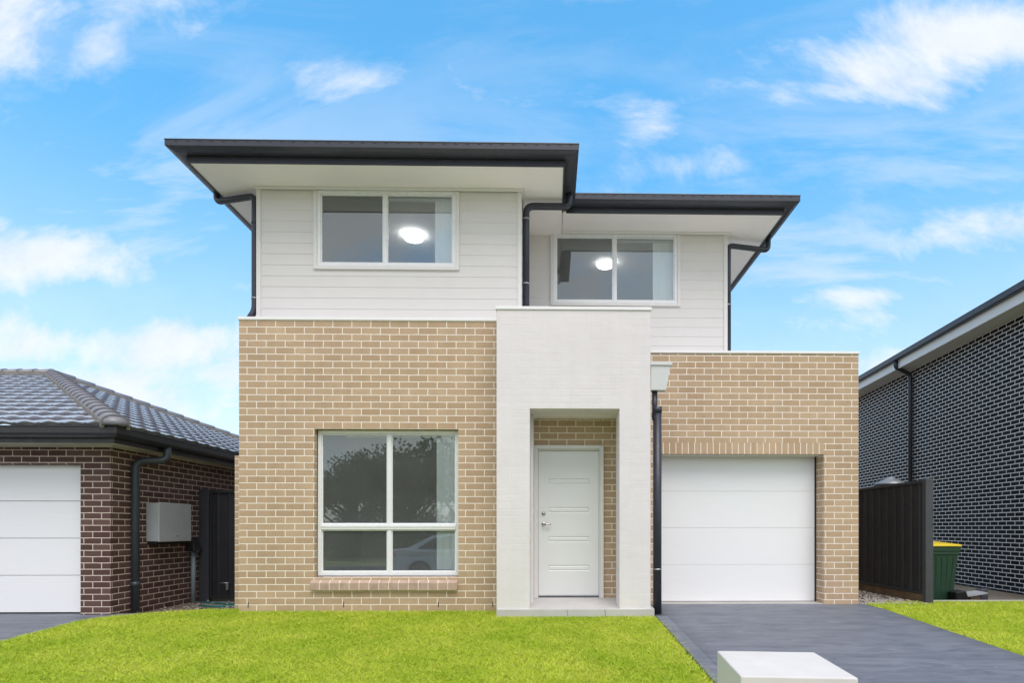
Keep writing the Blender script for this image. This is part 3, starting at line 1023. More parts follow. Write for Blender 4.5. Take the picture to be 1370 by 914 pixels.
def window(parent, x0, x1, z0, z1, Y, mul, trans=None, fw=0.042, screen=True, blind=(0.2, 5)):
    """white aluminium window: frame mesh with panes, screen and blind under it"""
    m = MB()
    m.box(x0, x1, Y, Y + 0.07, z1 - fw, z1); m.box(x0, x1, Y, Y + 0.07, z0, z0 + fw)
    m.box(x0, x0 + fw, Y, Y + 0.07, z0 + fw, z1 - fw); m.box(x1 - fw, x1, Y, Y + 0.07, z0 + fw, z1 - fw)
    zt = z1 - fw
    lo = [(z0 + fw, z1 - fw)]
    if trans:
        m.box(x0 + fw, x1 - fw, Y - 0.006, Y + 0.064, trans - 0.034, trans + 0.034)
        m.box(x0 + fw, x1 - fw, Y - 0.012, Y - 0.0065, trans - 0.004, trans + 0.020)
        lo = [(z0 + fw, trans - 0.034), (trans + 0.034, z1 - fw)]
    for (a, b) in lo:
        m.box(mul - 0.022, mul + 0.022, Y + 0.004, Y + 0.060, a, b)
    f = m.build('window', ALU, parent, bevel=0.003)
    for (a, b) in lo:
        for (c, d) in ((x0 + fw, mul - 0.022), (mul + 0.022, x1 - fw)):
            m = MB()
            e = 0.016                                    # slim sash round each pane
            m.box(c, d, Y + 0.018, Y + 0.042, a, a + e); m.box(c, d, Y + 0.018, Y + 0.042, b - e, b)
            m.box(c, c + e, Y + 0.018, Y + 0.042, a + e, b - e); m.box(d - e, d, Y + 0.018, Y + 0.042, a + e, b - e)
            m.build('sash', ALU, f)
            m = MB(); m.face([(c + 0.004, Y + 0.03, a + 0.004), (d - 0.004, Y + 0.03, a + 0.004), (d - 0.004, Y + 0.03, b - 0.004), (c + 0.004, Y + 0.03, b - 0.004)])
            m.build('pane', GLASS, f, fix=False)
    if screen:
        m = MB(); a, b = lo[-1]
        m.face([(x0 + fw, Y + 0.052, a), (mul, Y + 0.052, a), (mul, Y + 0.052, b), (x0 + fw, Y + 0.052, b)])
        m.build('insect_screen', SCREEN, f, fix=False)
    slats(x1 - fw - blind[0], x1 - fw - 0.01, Y + 0.125, z0 + 0.06, z1 - fw - 0.03, blind[1]).build('vertical_blind', BLIND, f, fix=False)
    return f


def trim_ring(parent, x0, x1, z0, z1, Y, w=0.048, top=True):
    m = MB()
    m.box(x0 - w, x0, Y - 0.028, Y + 0.012, z0 - w, z1); m.box(x1, x1 + w, Y - 0.028, Y + 0.012, z0 - w, z1)
    m.box(x0, x1, Y - 0.028, Y + 0.012, z0 - w, z0)
    m.build('trim', TRIM, parent, bevel=0.003)


w = window(house, LW[0], LW[1], LW[2], LW[3], ULY - 0.012, -2.232, blind=(0.23, 7))
trim_ring(w, LW[0], LW[1], LW[2], ZL - 0.036, ULY)
w = window(house, RW[0], RW[1], RW[2], RW[3], URY - 0.012, 1.005, blind=(0.30, 8))
trim_ring(w, RW[0], RW[1], RW[2], ZR - 0.036, URY)
w = window(house, WX0 + 0.012, WX1 - 0.004, WZ0 + 0.026, WZ1 - 0.006, MY + 0.085, -2.072, trans=1.075, screen=False, blind=(0.24, 7))
m = MB(); m.box(WX0 + 0.012, WX1 - 0.004, MY + 0.075, MY + 0.155, WZ0 + 0.004, WZ0 + 0.0255)
m.build('sill_track', GREY_SHEET, w)
m = MB()
m.box(WX0 + 0.001, WX0 + 0.0115, MY + 0.09, MY + 0.15, WZ0, WZ1 - 0.002); m.box(WX0 + 0.012, WX1 - 0.004, MY + 0.09, MY + 0.15, WZ1 - 0.0055, WZ1 - 0.001)
m.build('gap_shade_strip', RUBBER, w)  # shade of the gap round the frame, drawn as black strips

# sloping brick sill, each brick on edge
m = MB()
n = 15
sx0, sx1 = -3.035, WX1 - 0.003
bw_ = (sx1 - sx0) / n
mj = MB()
for k in range(n):
    a, b = sx0 + k * bw_ + 0.004, sx0 + (k + 1) * bw_ - 0.004
    jz = rng.uniform(-0.002, 0.002)
    m.hexa([(a, MY - 0.052, 0.272 + jz), (b, MY - 0.052, 0.272 + jz), (b, MY - 0.001, 0.272 + jz), (a, MY - 0.001, 0.272 + jz),
            (a, MY - 0.052, 0.366 + jz), (b, MY - 0.052, 0.366 + jz), (b, MY - 0.001, 0.398 + jz), (a, MY - 0.001, 0.398 + jz)])
    if a > WX0 + 0.002:
        m.hexa([(a, MY - 0.0008, 0.38), (b, MY - 0.0008, 0.38), (b, MY + 0.074, 0.38), (a, MY + 0.074, 0.38),
                (a, MY - 0.0008, 0.399 + jz), (b, MY - 0.0008, 0.399 + jz), (b, MY + 0.074, 0.440), (a, MY + 0.074, 0.440)])
SILL_BRICK = plain('sill_brick', (0.43, 0.312, 0.242), 0.8, var=0.13, scale=9, bstr=0.35)
sill = m.build('brick_sill', SILL_BRICK, house, bevel=0.004)
mj = MB()
mj.hexa([(sx0 + 0.006, MY - 0.050, 0.275), (sx1 - 0.006, MY - 0.050, 0.275), (sx1 - 0.006, MY - 0.0015, 0.275), (sx0 + 0.006, MY - 0.0015, 0.275),
         (sx0 + 0.006, MY - 0.050, 0.364), (sx1 - 0.006, MY - 0.050, 0.364), (sx1 - 0.006, MY - 0.0015, 0.396), (sx0 + 0.006, MY - 0.0015, 0.396)])
mj.build('sill_mortar', plain('sill_mortar_mix', (0.70, 0.64, 0.55), 0.85), sill)


# ---- rooms behind the glass
def room(parent, x0, x1, y0, y1, z0, z1):
    m = MB()
    m.face([(x0, y1, z0), (x1, y1, z0), (x1, y1, z1), (x0, y1, z1)])
    m.face([(x0, y0, z0), (x0, y1, z0), (x0, y1, z1), (x0, y0, z1)])
    m.face([(x1, y1, z0), (x1, y0, z0), (x1, y0, z1), (x1, y1, z1)])
    m.face([(x0, y0, z1), (x0, y1, z1), (x1, y1, z1), (x1, y0, z1)])
    r = m.build('room', ROOM, parent, fix=False)
    m = MB(); m.face([(x0, y0, z0), (x1, y0, z0), (x1, y1, z0), (x0, y1, z0)])
    m.build('room_floor', FLOORING, r, fix=False)


room(house, -3.80, -0.52, ULY + 0.121, 11.6, 3.2, 5.640)
room(house, -0.25, 2.65, URY + 0.121, 12.8, 3.2, 5.690)
room(house, -3.70, -0.70, MY + 0.231, 11.5, 0.0, 2.44)


def oyster(x, y, z, label):
    t = thing('ceiling_light', (x, y, z), label, 'ceiling light', 'round ceiling lights in the upstairs rooms')
    m = MB(); m.lathe([(0.15, 0), (0.15, -0.015), (0.14, -0.0155)], (x, y, z), 32)
    m.build('base', WHITE_METAL, t)
    m = MB(); m.lathe([(0.150, -0.016), (0.160, -0.035), (0.138, -0.07), (0.09, -0.092), (0.02, -0.098)], (x, y, z), 32)
    m.build('diffuser', LAMP, t)


oyster(-2.13, 9.12, 5.640, 'round lit ceiling light behind the larger left upstairs window')
oyster(0.955, 10.12, 5.690, 'round lit ceiling light behind the right upstairs window above the portico')

# ------------------------------------------------------------------ left neighbour
LG = -0.14
bung = thing('brick_bungalow', (-8.5, 8.1, LG), 'single storey dark brown brick house with grey tiled roof on the left', 'house')
LX = -6.03
lo0, lo1, lz = -8.9, -6.435, 1.93
m = MB()
m.wall([-13, lo0, lo1, LX], [-0.45, lz, 2.20], {(1, 0)}, 8.1, 8.33)
m.wall([8.33, 18.0], [-0.45, 2.20], set(), LX - 0.23, LX, axis='y')
m.build('brick_wall', BROWN, bung, uvoff=(0.03, 0.02))
m = MB()
gz = lin(LG + 0.03, lz + 0.02, 4)
for a, b in zip(gz, gz[1:]):
    i = 0.004
    m.hexa([(lo0 - 0.05, 8.195, a + i), (lo1 + 0.04, 8.195, a + i), (lo1 + 0.04, 8.24, a), (lo0 - 0.05, 8.24, a),
            (lo0 - 0.05, 8.195, b - i), (lo1 + 0.04, 8.195, b - i), (lo1 + 0.04, 8.24, b), (lo0 - 0.05, 8.24, b)])
m.build('garage_door', GDOOR, bung, bevel=0.002)
# eaves: fascia line, gutter, lining
fx, fy = -5.71, 7.735
path = [(-13, fy), (fx, fy), (fx, 18.0)]
m = MB(); m.box(-13, fx - 0.012, fy + 0.012, 8.099, 2.190, 2.205); m.box(LX + 0.001, fx - 0.012, 8.0995, 18.0, 2.190, 2.205)
m.build('eave_lining', plain('beige_eave_lining', (0.50, 0.46, 0.385), 0.7, var=0.03), bung)
m = MB(); m.sweep([(0.0, 2.165), (0.03, 2.165), (0.03, 2.19), (0, 2.19)], [(-13, 8.07), (LX + 0.0295, 8.07), (LX + 0.0295, 18.0)])
m.build('cornice_bead', MATS['beige_eave_lining'], bung)
m = MB(); m.sweep([(-0.02, 2.178), (0, 2.178), (0, 2.36), (-0.02, 2.36)], path)
m.build('fascia', BLACK_METAL, bung)
m = MB()
m.sweep([(0.002, 2.245), (0.06, 2.242), (0.10, 2.262), (0.115, 2.29), (0.117, 2.36), (0.123, 2.375), (0.112, 2.385), (0.10, 2.375), (0.10, 2.30), (0.06, 2.262), (0.002, 2.262)], path)
m.build('gutter', BLACK_METAL, bung)


# tiled hip roof with real tile courses
def tile_slope(eo, ed, sd, nrm, width, length, tw=0.30, ex=0.345):
    m = MB()
    eo, ed, sd, nrm = Vector(eo), Vector(ed), Vector(sd), Vector(nrm)
    ncol = int(width / tw)
    sub = 8
    k = 0
    v0 = 0.0
    while v0 < length:
        v1 = v0 + ex + 0.01
        sh = (k % 2) * tw * 0.5
        prev = None
        for i in range(ncol * sub + 1):
            u = i * tw / sub
            ph = ((u + sh) / tw) % 1.0
            wv = 0.026 * math.sin(math.pi * ph) ** 2 + (0.010 * math.exp(-((ph - 0.0) / 0.06) ** 2))
            jit = 0.004 * math.sin(k * 12.9 + math.floor((u + sh) / tw) * 4.1)
            a = eo + ed * u + sd * (v0 - 0.018 * math.sin(math.pi * ph) + jit) + nrm * (0.050 + wv)
            b = eo + ed * u + sd * v1 + nrm * (0.008 + wv)
            c = a - nrm * 0.046 + sd * 0.030
            if prev:
                m.face([prev[0], a, b, prev[1]], True)
                m.face([prev[2], c, a, prev[0]], True)
            prev = (a, b, c)
        v0 += ex; k += 1
    return m


def cut(ob, planes):
    b = bmesh.new(); b.from_mesh(ob.data)
    off = ORIGIN.get(ob.name, Vector((0, 0, 0)))
    for (co, no) in planes:
        bmesh.ops.bisect_plane(b, geom=b.verts[:] + b.edges[:] + b.faces[:], plane_co=Vector(co) - off, plane_no=Vector(no), clear_outer=True)
    b.to_mesh(ob.data); b.free()


ex_, ey_, ez_ = fx + 0.085, fy - 0.085, 2.372        # eave corner
PITCH = R(21.2)
cp, sp = math.cos(PITCH), math.sin(PITCH)
HALF = 5.0
apex = Vector((ex_ - HALF, ey_ + HALF, ez_ + HALF * math.tan(PITCH)))
s1 = tile_slope((-13.2, ey_, ez_), (1, 0, 0), (0, cp, sp), (0, -sp, cp), 13.2 + ex_ + 0.1, HALF / cp).build('roof', TILES, bung, fix=False)
cut(s1, [((ex_, ey_, 0), (1, 1, 0))])
s2 = tile_slope((ex_, ey_, ez_), (0, 1, 0), (-cp, 0, sp), (sp, 0, cp), HALF * 2 + 0.2, HALF / cp).build('roof', TILES, bung, fix=False)
cut(s2, [((ex_, ey_, 0), (-1, -1, 0)), ((ex_, ey_ + 2 * HALF, 0), (-1, 1, 0))])
m = MB()
m.face([(-13.2, apex.y, apex.z), apex, (ex_, ey_ + 2 * HALF, ez_), (-13.2, ey_ + 2 * HALF, ez_)])
m.build('roof', TILES, bung)


def ridge_caps(p0, p1, name, mortar=True):
    p0, p1 = Vector(p0), Vector(p1)
    d = (p1 - p0); L = d.length; d.normalize()
    side = Vector((d.y, -d.x, 0)).normalized()
    up = side.cross(d).normalized()
    if up.z < 0: up = -up
    m = MB()
    n = int(L / 0.36)
    for i in range(n + 1):
        a = i * L / (n + 1); b = a + L / (n + 1) + 0.045
        ra, rb = 0.150, 0.128                         # each cap laps over the next one up
        seg = 10
        A = []; B = []; A2 = []
        for k in range(seg + 1):
            t = math.pi * (0.05 + 0.90 * k / seg)
            A.append(p0 + d * a + side * math.cos(t) * ra + up * (math.sin(t) * 0.105 + 0.022))
            A2.append(p0 + d * a + side * math.cos(t) * (ra - 0.02) + up * (math.sin(t) * 0.085 + 0.015))
            B.append(p0 + d * b + side * math.cos(t) * rb + up * (math.sin(t) * 0.088 + 0.018))
        for k in range(seg):
            m.face([A[k], A[k + 1], B[k + 1], B[k]], True)
            m.face([A[k], A2[k], A2[k + 1], A[k + 1]])
    # closed first cap
    o = m.build(name, RIDGE, bung, fix=True)
    if mortar:
        m = MB()
        for s in (-1, 1):
            q = side * s * 0.135
            a0, a1 = p0 + q - up * 0.06, p1 + q - up * 0.06
            m.hexa([a0 - side * 0.02, a0 + side * 0.02, a1 + side * 0.02, a1 - side * 0.02,
                    a0 - side * 0.02 + up * 0.095, a0 + side * 0.02 + up * 0.095, a1 + side * 0.02 + up * 0.095, a1 - side * 0.02 + up * 0.095])
        m.build('mortar_bed', CEMENT, o)
    return o


c0 = Vector((ex_, ey_, ez_)) + Vector((0, 0, 0.01))
ridge_caps(c0 + Vector((-0.02, 0.02, 0.03)), apex + Vector((0, 0, 0.03)), 'ridge_capping')
ridge_caps(apex + Vector((0, 0, 0.03)), Vector((-13.2, apex.y, apex.z + 0.03)), 'ridge_capping')
ridge_caps(Vector((ex_, ey_ + 2 * HALF, ez_ + 0.03)), apex + Vector((0, 0, 0.03)), 'ridge_capping')
m = MB()
m.lathe([(0.15, 0.0), (0.14, 0.06), (0.10, 0.105), (0.03, 0.125)], (c0.x - 0.05, c0.y + 0.05, c0.z + 0.01), 20)
m.build('hip_starter_cap', RIDGE, bung)

# its downpipe
m = MB()
m.tube([(fx + 0.045, 8.72, 2.27), (fx + 0.045, 8.72, 2.06), (LX + 0.055, 8.50, 2.03), (LX + 0.055, 8.50, LG - 0.1)], 0.053, 0.12)
m.lathe([(0.054, -0.03), (0.059, -0.03), (0.059, 0.04), (0.054, 0.04)], (LX + 0.055, 8.50, 0.25), 18)
m.build('downpipe', DOWNPIPE_GREY, bung)
m = MB(); m.tube([(-7.35, 15.2, 3.2), (-7.35, 15.2, 4.15)], 0.012)
m.build('roof_aerial', ZINC, bung)

# meter box on that wall
mx = thing('meter_box', (LX, 9.1, 0.9), 'grey metal meter box mounted on the dark brown brick side wall', 'meter box')
m = MB(); m.box(LX + 0.001, LX + 0.185, 8.80, 9.55, 0.86, 1.44)
body = m.build('body', GREY_BOX, mx, bevel=0.008)
m = MB(); m.box(LX + 0.1855, LX + 0.205, 8.785, 9.565, 0.852, 1.448)
lid = m.build('door', GREY_BOX, mx, bevel=0.008)
m = MB(); m.lathe([(0.016, 0), (0.016, 0.012), (0.008, 0.016)], (LX + 0.205, 9.2, 0.95), 14, 'x')
m.build('latch', ZINC, lid)
m = MB(); m.box(LX + 0.001, LX + 0.14, 8.83, 9.52, 0.815, 0.8595)
m.build('base_tray', BLACK_METAL, mx)
# conduit with hood beside it
cx_ = thing('service_conduit', (LX, 9.9, 0), 'dark hooded cover on a grey conduit pipe beside the black gate', 'conduit')
m = MB()
m.hexa([(LX + 0.002, 9.72, 0.68), (LX + 0.17, 9.72, 0.68), (LX + 0.17, 9.93, 0.68), (LX + 0.002, 9.93, 0.68),
        (LX + 0.002, 9.74, 0.92), (LX + 0.10, 9.74, 0.92), (LX + 0.10, 9.91, 0.92), (LX + 0.002, 9.91, 0.92)])
m.build('hood', BLACK_METAL, cx_, bevel=0.01)
m = MB(); m.tube([(LX + 0.08, 9.82, 0.68), (LX + 0.08, 9.82, -0.30)], 0.036)
m.build('pipe', PVC, cx_)

# gate between the houses
GYY = 10.0
GZ0 = -0.16
gate = thing('metal_gate', (-5.4, GYY, GZ0), 'black ribbed metal side gate between the two houses', 'gate')
m = MB(); m.box(-5.935, -5.775, GYY - 0.05, GYY + 0.06, GZ0 - 0.1, 1.72)
m.build('post', POST_METAL, gate, bevel=0.006)


def ribbed(m, p0, p1, z0, z1, pitch=0.20, depth=0.016):
    """trapezoidal steel sheet between two plan points"""
    p0, p1 = Vector(p0), Vector(p1)
    d = (p1 - p0); L = d.length; d.normalize()
    nn = Vector((d.y, -d.x))
    pts = []
    u = 0.0
    while u < L:
        for (du, o) in ((0, 0), (0.30, 0), (0.40, 1), (0.52, 1), (0.62, 0)):
            if u + du * pitch <= L: pts.append((u + du * pitch, o * depth))
        u += pitch
    pts.append((L, 0))
    q = [p0 + d * a + nn * o for a, o in pts]
    for a, b in zip(q, q[1:]):
        m.face([(a.x, a.y, z0), (b.x, b.y, z0), (b.x, b.y, z1), (a.x, a.y, z1)])
        a2, b2 = a - nn * 0.004, b - nn * 0.004
        m.face([(b2.x, b2.y, z0), (a2.x, a2.y, z0), (a2.x, a2.y, z1), (b2.x, b2.y, z1)])


m = MB(); ribbed(m, (-5.74, GYY), (-4.0, GYY), GZ0 + 0.08, 1.66)
m.build('sheet_panel', FENCE_METAL, gate, fix=False)
m = MB()
m.box(-5.77, -3.96, GYY - 0.03, GYY + 0.03, 1.66, 1.71); m.box(-5.77, -3.96, GYY - 0.03, GYY + 0.03, GZ0 + 0.03, GZ0 + 0.08); m.box(-5.77, -5.735, GYY - 0.03, GYY + 0.03, GZ0 + 0.0805, 1.6595)
m.build('frame', BLACK_METAL, gate, bevel=0.004)
m = MB(); m.box(-5.47, -5.43, GYY - 0.075, GYY - 0.04, 0.02, 0.14); m.tube([(-5.57, GYY - 0.07, 0.135), (-5.42, GYY - 0.07, 0.135)], 0.010)
m.build('latch', ZINC, gate)
# hose lying by the gate
m = MB()
m.tube([(-5.75, 9.7, g(-5.75, 9.7) - 0.02), (-5.4, 9.55, -0.155), (-5.0, 9.35, -0.15), (-4.6, 9.2, -0.145), (-4.15, 9.0, -0.14), (-3.99, 8.9, -0.14)], 0.016, 0.2, 10)
m.tube([(-5.5, 9.2, -0.15), (-5.1, 9.0, -0.14), (-4.7, 9.05, -0.14), (-4.2, 8.8, -0.14)], 0.016, 0.2, 10)
solo(m.build('garden_hose', HOSE), 'teal garden hose lying on the dirt in front of the black gate', 'hose')

# ------------------------------------------------------------------ right neighbour (stands at a slight angle)
rh = thing('dark_brick_house', (9.06, 11.0, 0), 'tall charcoal brick house wall with white mortar and pale eaves on the right', 'house', rz=-R(4.67), local=True)
RZ0, RZ1 = -0.30, 5.18
m = MB(); m.wall([-4.0, 16], [RZ0, RZ1], set(), 0.0, 0.23, axis='y'); m.wall([0.231, 9], [RZ0, RZ1], set(), -4.0, -3.77)
m.build('brick_wall', DARK, rh)
m = MB(); m.box(-0.13, 9, -4.0, 16, RZ0 - 0.4, RZ0 + 0.10)
m.box(-0.55, -0.131, -2.5, 16, RZ0 - 0.4, RZ0 + 0.03)
m.build('footing', CONCRETE, rh, bevel=0.006)
m = MB(); m.box(-0.44, -0.001, -4.45, 16, RZ1 - 0.004, RZ1 + 0.016); m.box(0, 9, -4.45, -4.001, RZ1 - 0.004, RZ1 + 0.016)
m.build('eave_lining', plain('grey_eave_lining', (0.58, 0.58, 0.56), 0.75, var=0.02), rh)
rp = [(-0.45, 16), (-0.45, -4.46), (9, -4.46)]
rp2 = rp
m = MB(); m.sweep([(-0.02, RZ1 - 0.012), (0.0, RZ1 - 0.012), (0.0, RZ1 + 0.20), (-0.02, RZ1 + 0.20)], rp2)
m.build('fascia', plain('white_fascia', (0.82, 0.82, 0.80), 0.5, var=0.02), rh)
m = MB()
m.sweep([(0.002, RZ1 + 0.19), (0.08, RZ1 + 0.185), (0.115, RZ1 + 0.20), (0.12, RZ1 + 0.295), (0.128, RZ1 + 0.31), (0.112, RZ1 + 0.318), (0.105, RZ1 + 0.30), (0.10, RZ1 + 0.215), (0.002, RZ1 + 0.21)], rp2)
m.build('gutter', CHARCOAL, rh)
m = MB()
zt = RZ1 + 0.285
hw = 4.8
A, B, C_, D = (-0.5, -4.5, zt), (9.1, -4.5, zt), (9.1, 16, zt), (-0.5, 16, zt)
E1, E2 = (4.3, -4.5 + hw, zt + hw * math.tan(R(20))), (4.3, 14, zt + hw * math.tan(R(20)))
m.face([A, B, E1]); m.face([B, C_, E2, E1]); m.face([C_, D, E2]); m.face([D, A, E1, E2])
m.build('roof', TILES, rh)
m = MB()
m.tube([(-0.50, 3.80, RZ1 + 0.19), (-0.50, 3.80, RZ1 + 0.02), (-0.075, 3.92, RZ1 - 0.13), (-0.075, 3.92, RZ0 + 0.03)], 0.05, 0.10)
m.build('downpipe', CHARCOAL, rh)

# ------------------------------------------------------------------ right boundary fence
FX = 5.315
fence = thing('metal_fence', (FX, 8.1, 0), 'dark ribbed metal boundary fence with timber plinth right of the driveway', 'fence')
m = MB(); ribbed(m, (FX, 13.8), (FX, 8.16), 0.155, 1.70)
m.build('sheet_panel', FENCE_METAL, fence, fix=False)
m = MB(); m.box(FX - 0.03, FX + 0.03, 8.161, 13.8, 1.70, 1.742)
m.build('top_rail', BLACK_METAL, fence, bevel=0.006)
m = MB(); m.box(FX - 0.03, FX + 0.03, 8.161, 13.8, 0.115, 0.1545)
m.build('bottom_rail', BLACK_METAL, fence, bevel=0.006)
m = MB(); m.box(FX - 0.022, FX + 0.022, 8.161, 13.8, -0.20, 0.1145)
m.build('timber_plinth', TIMBER, fence, bevel=0.006)
m = MB(); m.box(FX - 0.055, FX + 0.055, 8.08, 8.16, -0.2, 1.760)
m.build('post', POST_METAL, fence, bevel=0.006)

# round tank top showing behind the fence
tk = thing('water_tank', (6.77, 11.5, -0.1), 'pale grey conical lid of a round tank showing above the dark right fence', 'tank')
m = MB(); m.lathe([(0.26, -0.10), (0.26, 0.5), (0.262, 1.0), (0.26, 1.98)], (6.77, 11.5, -0.1), 32)
m.build('body', POST_METAL, tk)
m = MB(); m.lathe([(0.30, 2.02), (0.305, 2.04), (0.22, 2.09), (0.13, 2.13), (0.10, 2.145), (0.09, 2.17), (0.02, 2.19)], (6.77, 11.5, -0.1), 32)
m.build('lid', GALV, tk)

# wheelie bin
bn = thing('wheelie_bin', (6.16, 9.35, -0.15), 'dark green wheelie bin with a yellow lid behind the fence post', 'bin')
bx, by, bz = 6.16, 9.35, -0.15
m = MB()
wb, wt = 0.205, 0.262
db, dt = 0.24, 0.30
H = 0.92
m.hexa([(bx - wb, by - db, bz + 0.05), (bx + wb, by - db, bz + 0.05), (bx + wb, by + db, bz + 0.05), (bx - wb, by + db, bz + 0.05),
        (bx - wt, by - dt, bz + H), (bx + wt, by - dt, bz + H), (bx + wt, by + dt, bz + H), (bx - wt, by + dt, bz + H)])
for k in range(5):       # shallow ribs down the front
    t = -0.7 + 1.4 * k / 4
    m.hexa([(bx + wb * t - 0.010, by - db - 0.007, bz + 0.12), (bx + wb * t + 0.010, by - db - 0.007, bz + 0.12), (bx + wb * t + 0.010, by - db + 0.02, bz + 0.12), (bx + wb * t - 0.010, by - db + 0.02, bz + 0.12),
            (bx + wt * t - 0.010, by - dt * 0.975 - 0.007, bz + H - 0.16), (bx + wt * t + 0.010, by - dt * 0.975 - 0.007, bz + H - 0.16), (bx + wt * t + 0.010, by - dt * 0.975 + 0.02, bz + H - 0.16), (bx + wt * t - 0.010, by - dt * 0.975 + 0.02, bz + H - 0.16)])
m.box(bx - wt - 0.018, bx + wt + 0.018, by - dt - 0.018, by + dt + 0.018, bz + H - 0.075, bz + H)
m.box(bx - wt - 0.008, bx + wt + 0.008, by - dt - 0.008, by + dt + 0.008, bz + H - 0.13, bz + H - 0.0755)
m.build('body', BIN_GREEN, bn, bevel=0.012)
m = MB()
m.hexa([(bx - wt - 0.03, by - dt - 0.04, bz + H + 0.002), (bx + wt + 0.03, by - dt - 0.04, bz + H + 0.002), (bx + wt + 0.03, by + dt + 0.04, bz + H + 0.002), (bx - wt - 0.03, by + dt + 0.04, bz + H + 0.002),
        (bx - wt - 0.02, by - dt - 0.03, bz + H + 0.045), (bx + wt + 0.02, by - dt - 0.03, bz + H + 0.035), (bx + wt, by + dt, bz + H + 0.075), (bx - wt, by + dt, bz + H + 0.085)])
m.build('lid', BIN_YELLOW, bn, bevel=0.014, bseg=3)
m = MB(); m.tube([(bx - 0.22, by + dt + 0.07, bz + H - 0.03), (bx + 0.22, by + dt + 0.07, bz + H - 0.03)], 0.016)
m.build('handle', BIN_GREEN, bn)
for s in (-1, 1):
    m = MB(); m.lathe([(0.03, -0.025), (0.095, -0.025), (0.1, -0.015), (0.1, 0.015), (0.095, 0.025), (0.03, 0.025)], (bx + s * 0.235, by + db - 0.02, bz + 0.1), 24, 'x')
    m.build('wheel', RUBBER, bn)

# scrap beside the bin
sc_ = thing('scrap_box', (6.510, 9.0, -0.15), 'small heap of black plastic and grey board beside the green bin', 'scrap')
m = MB()
m.hexa([(6.260, 8.86, -0.15), (6.420, 8.80, -0.15), (6.460, 9.10, -0.15), (6.300, 9.14, -0.15), (6.230, 8.86, 0.07), (6.360, 8.80, 0.10), (6.400, 9.08, 0.10), (6.280, 9.14, 0.06)])
m.build('black_bucket', BLACK_SHEET, sc_, bevel=0.012)
m = MB(); m.hexa([(6.420, 8.85, 0.00), (6.710, 8.83, 0.05), (6.710, 9.08, 0.06), (6.440, 9.12, 0.02), (6.420, 8.85, 0.02), (6.710, 8.83, 0.07), (6.710, 9.08, 0.08), (6.440, 9.12, 0.04)])
m.build('grey_board', GREY_SHEET, sc_)
m = MB(); m.hexa([(6.460, 8.90, -0.15), (6.660, 8.90, -0.15), (6.660, 9.05, -0.15), (6.460, 9.05, -0.15), (6.500, 8.90, -0.005), (6.640, 8.90, 0.02), (6.640, 9.05, 0.02), (6.500, 9.05, 0.005)])
m.build('brown_board', CARDBOARD, sc_)
m = MB(); m.hexa([(6.700, 8.98, -0.15), (6.820, 8.96, -0.15), (6.830, 9.10, -0.15), (6.710, 9.11, -0.15), (6.715, 8.98, 0.09), (6.820, 8.96, 0.12), (6.830, 9.10, 0.12), (6.715, 9.11, 0.10)])
m.build('grey_block', POST_METAL, sc_, bevel=0.01)

# ------------------------------------------------------------------ letterbox pillar
lp = MB()
zg = g(1.05, 2.7)
lp.box(-0.243, 0.243, 0.0, 0.52, 0.0, 0.421 - zg)
pillar = lp.build('letterbox_pillar', RENDER, bevel=0.007, bseg=3)
pillar.location = (1.0545, 2.452, zg)
pillar.rotation_euler = (0, 0, -R(5.2))
solo(pillar, 'square white rendered letterbox pillar beside the driveway', 'letterbox pillar')

# ------------------------------------------------------------------ gravel by the fence
def pebbles(name, n, fx_, r0, r1, mat):
    b = MB()
    ico = bmesh.new(); bmesh.ops.create_icosphere(ico, subdivisions=1, radius=1)
    vs = [v.co.copy() for v in ico.verts]; fs = [tuple(v.index for v in f.verts) for f in ico.faces]; ico.free()
    for _ in range(n):
        x, y = fx_()
        r = rng.uniform(r0, r1)
        s = (rng.uniform(0.8, 1.3), rng.uniform(0.8, 1.3), rng.uniform(0.5, 0.8)); a = rng.uniform(0, 6.28)
        z = g(x, y) - 0.05 + r * 0.4 + rng.uniform(0, 0.05)
        ca, sa = math.cos(a), math.sin(a)
        b.add([(x + (v.x * s[0] * ca - v.y * s[1] * sa) * r, y + (v.x * s[0] * sa + v.y * s[1] * ca) * r, z + v.z * s[2] * r) for v in vs], fs, True)
    return tag(b.build(name, mat, fix=False), kind='stuff')


pebbles('gravel', 2600, lambda: (lambda y: (rng.uniform(4.26, 5.29), y))(8.0 + 2.2 * rng.random() ** 1.5), 0.010, 0.028, STONE)
pebbles('rubble', 420, lambda: (rng.uniform(-5.9, -4.2), rng.uniform(7.75, 9.7)), 0.006, 0.022, STONE)


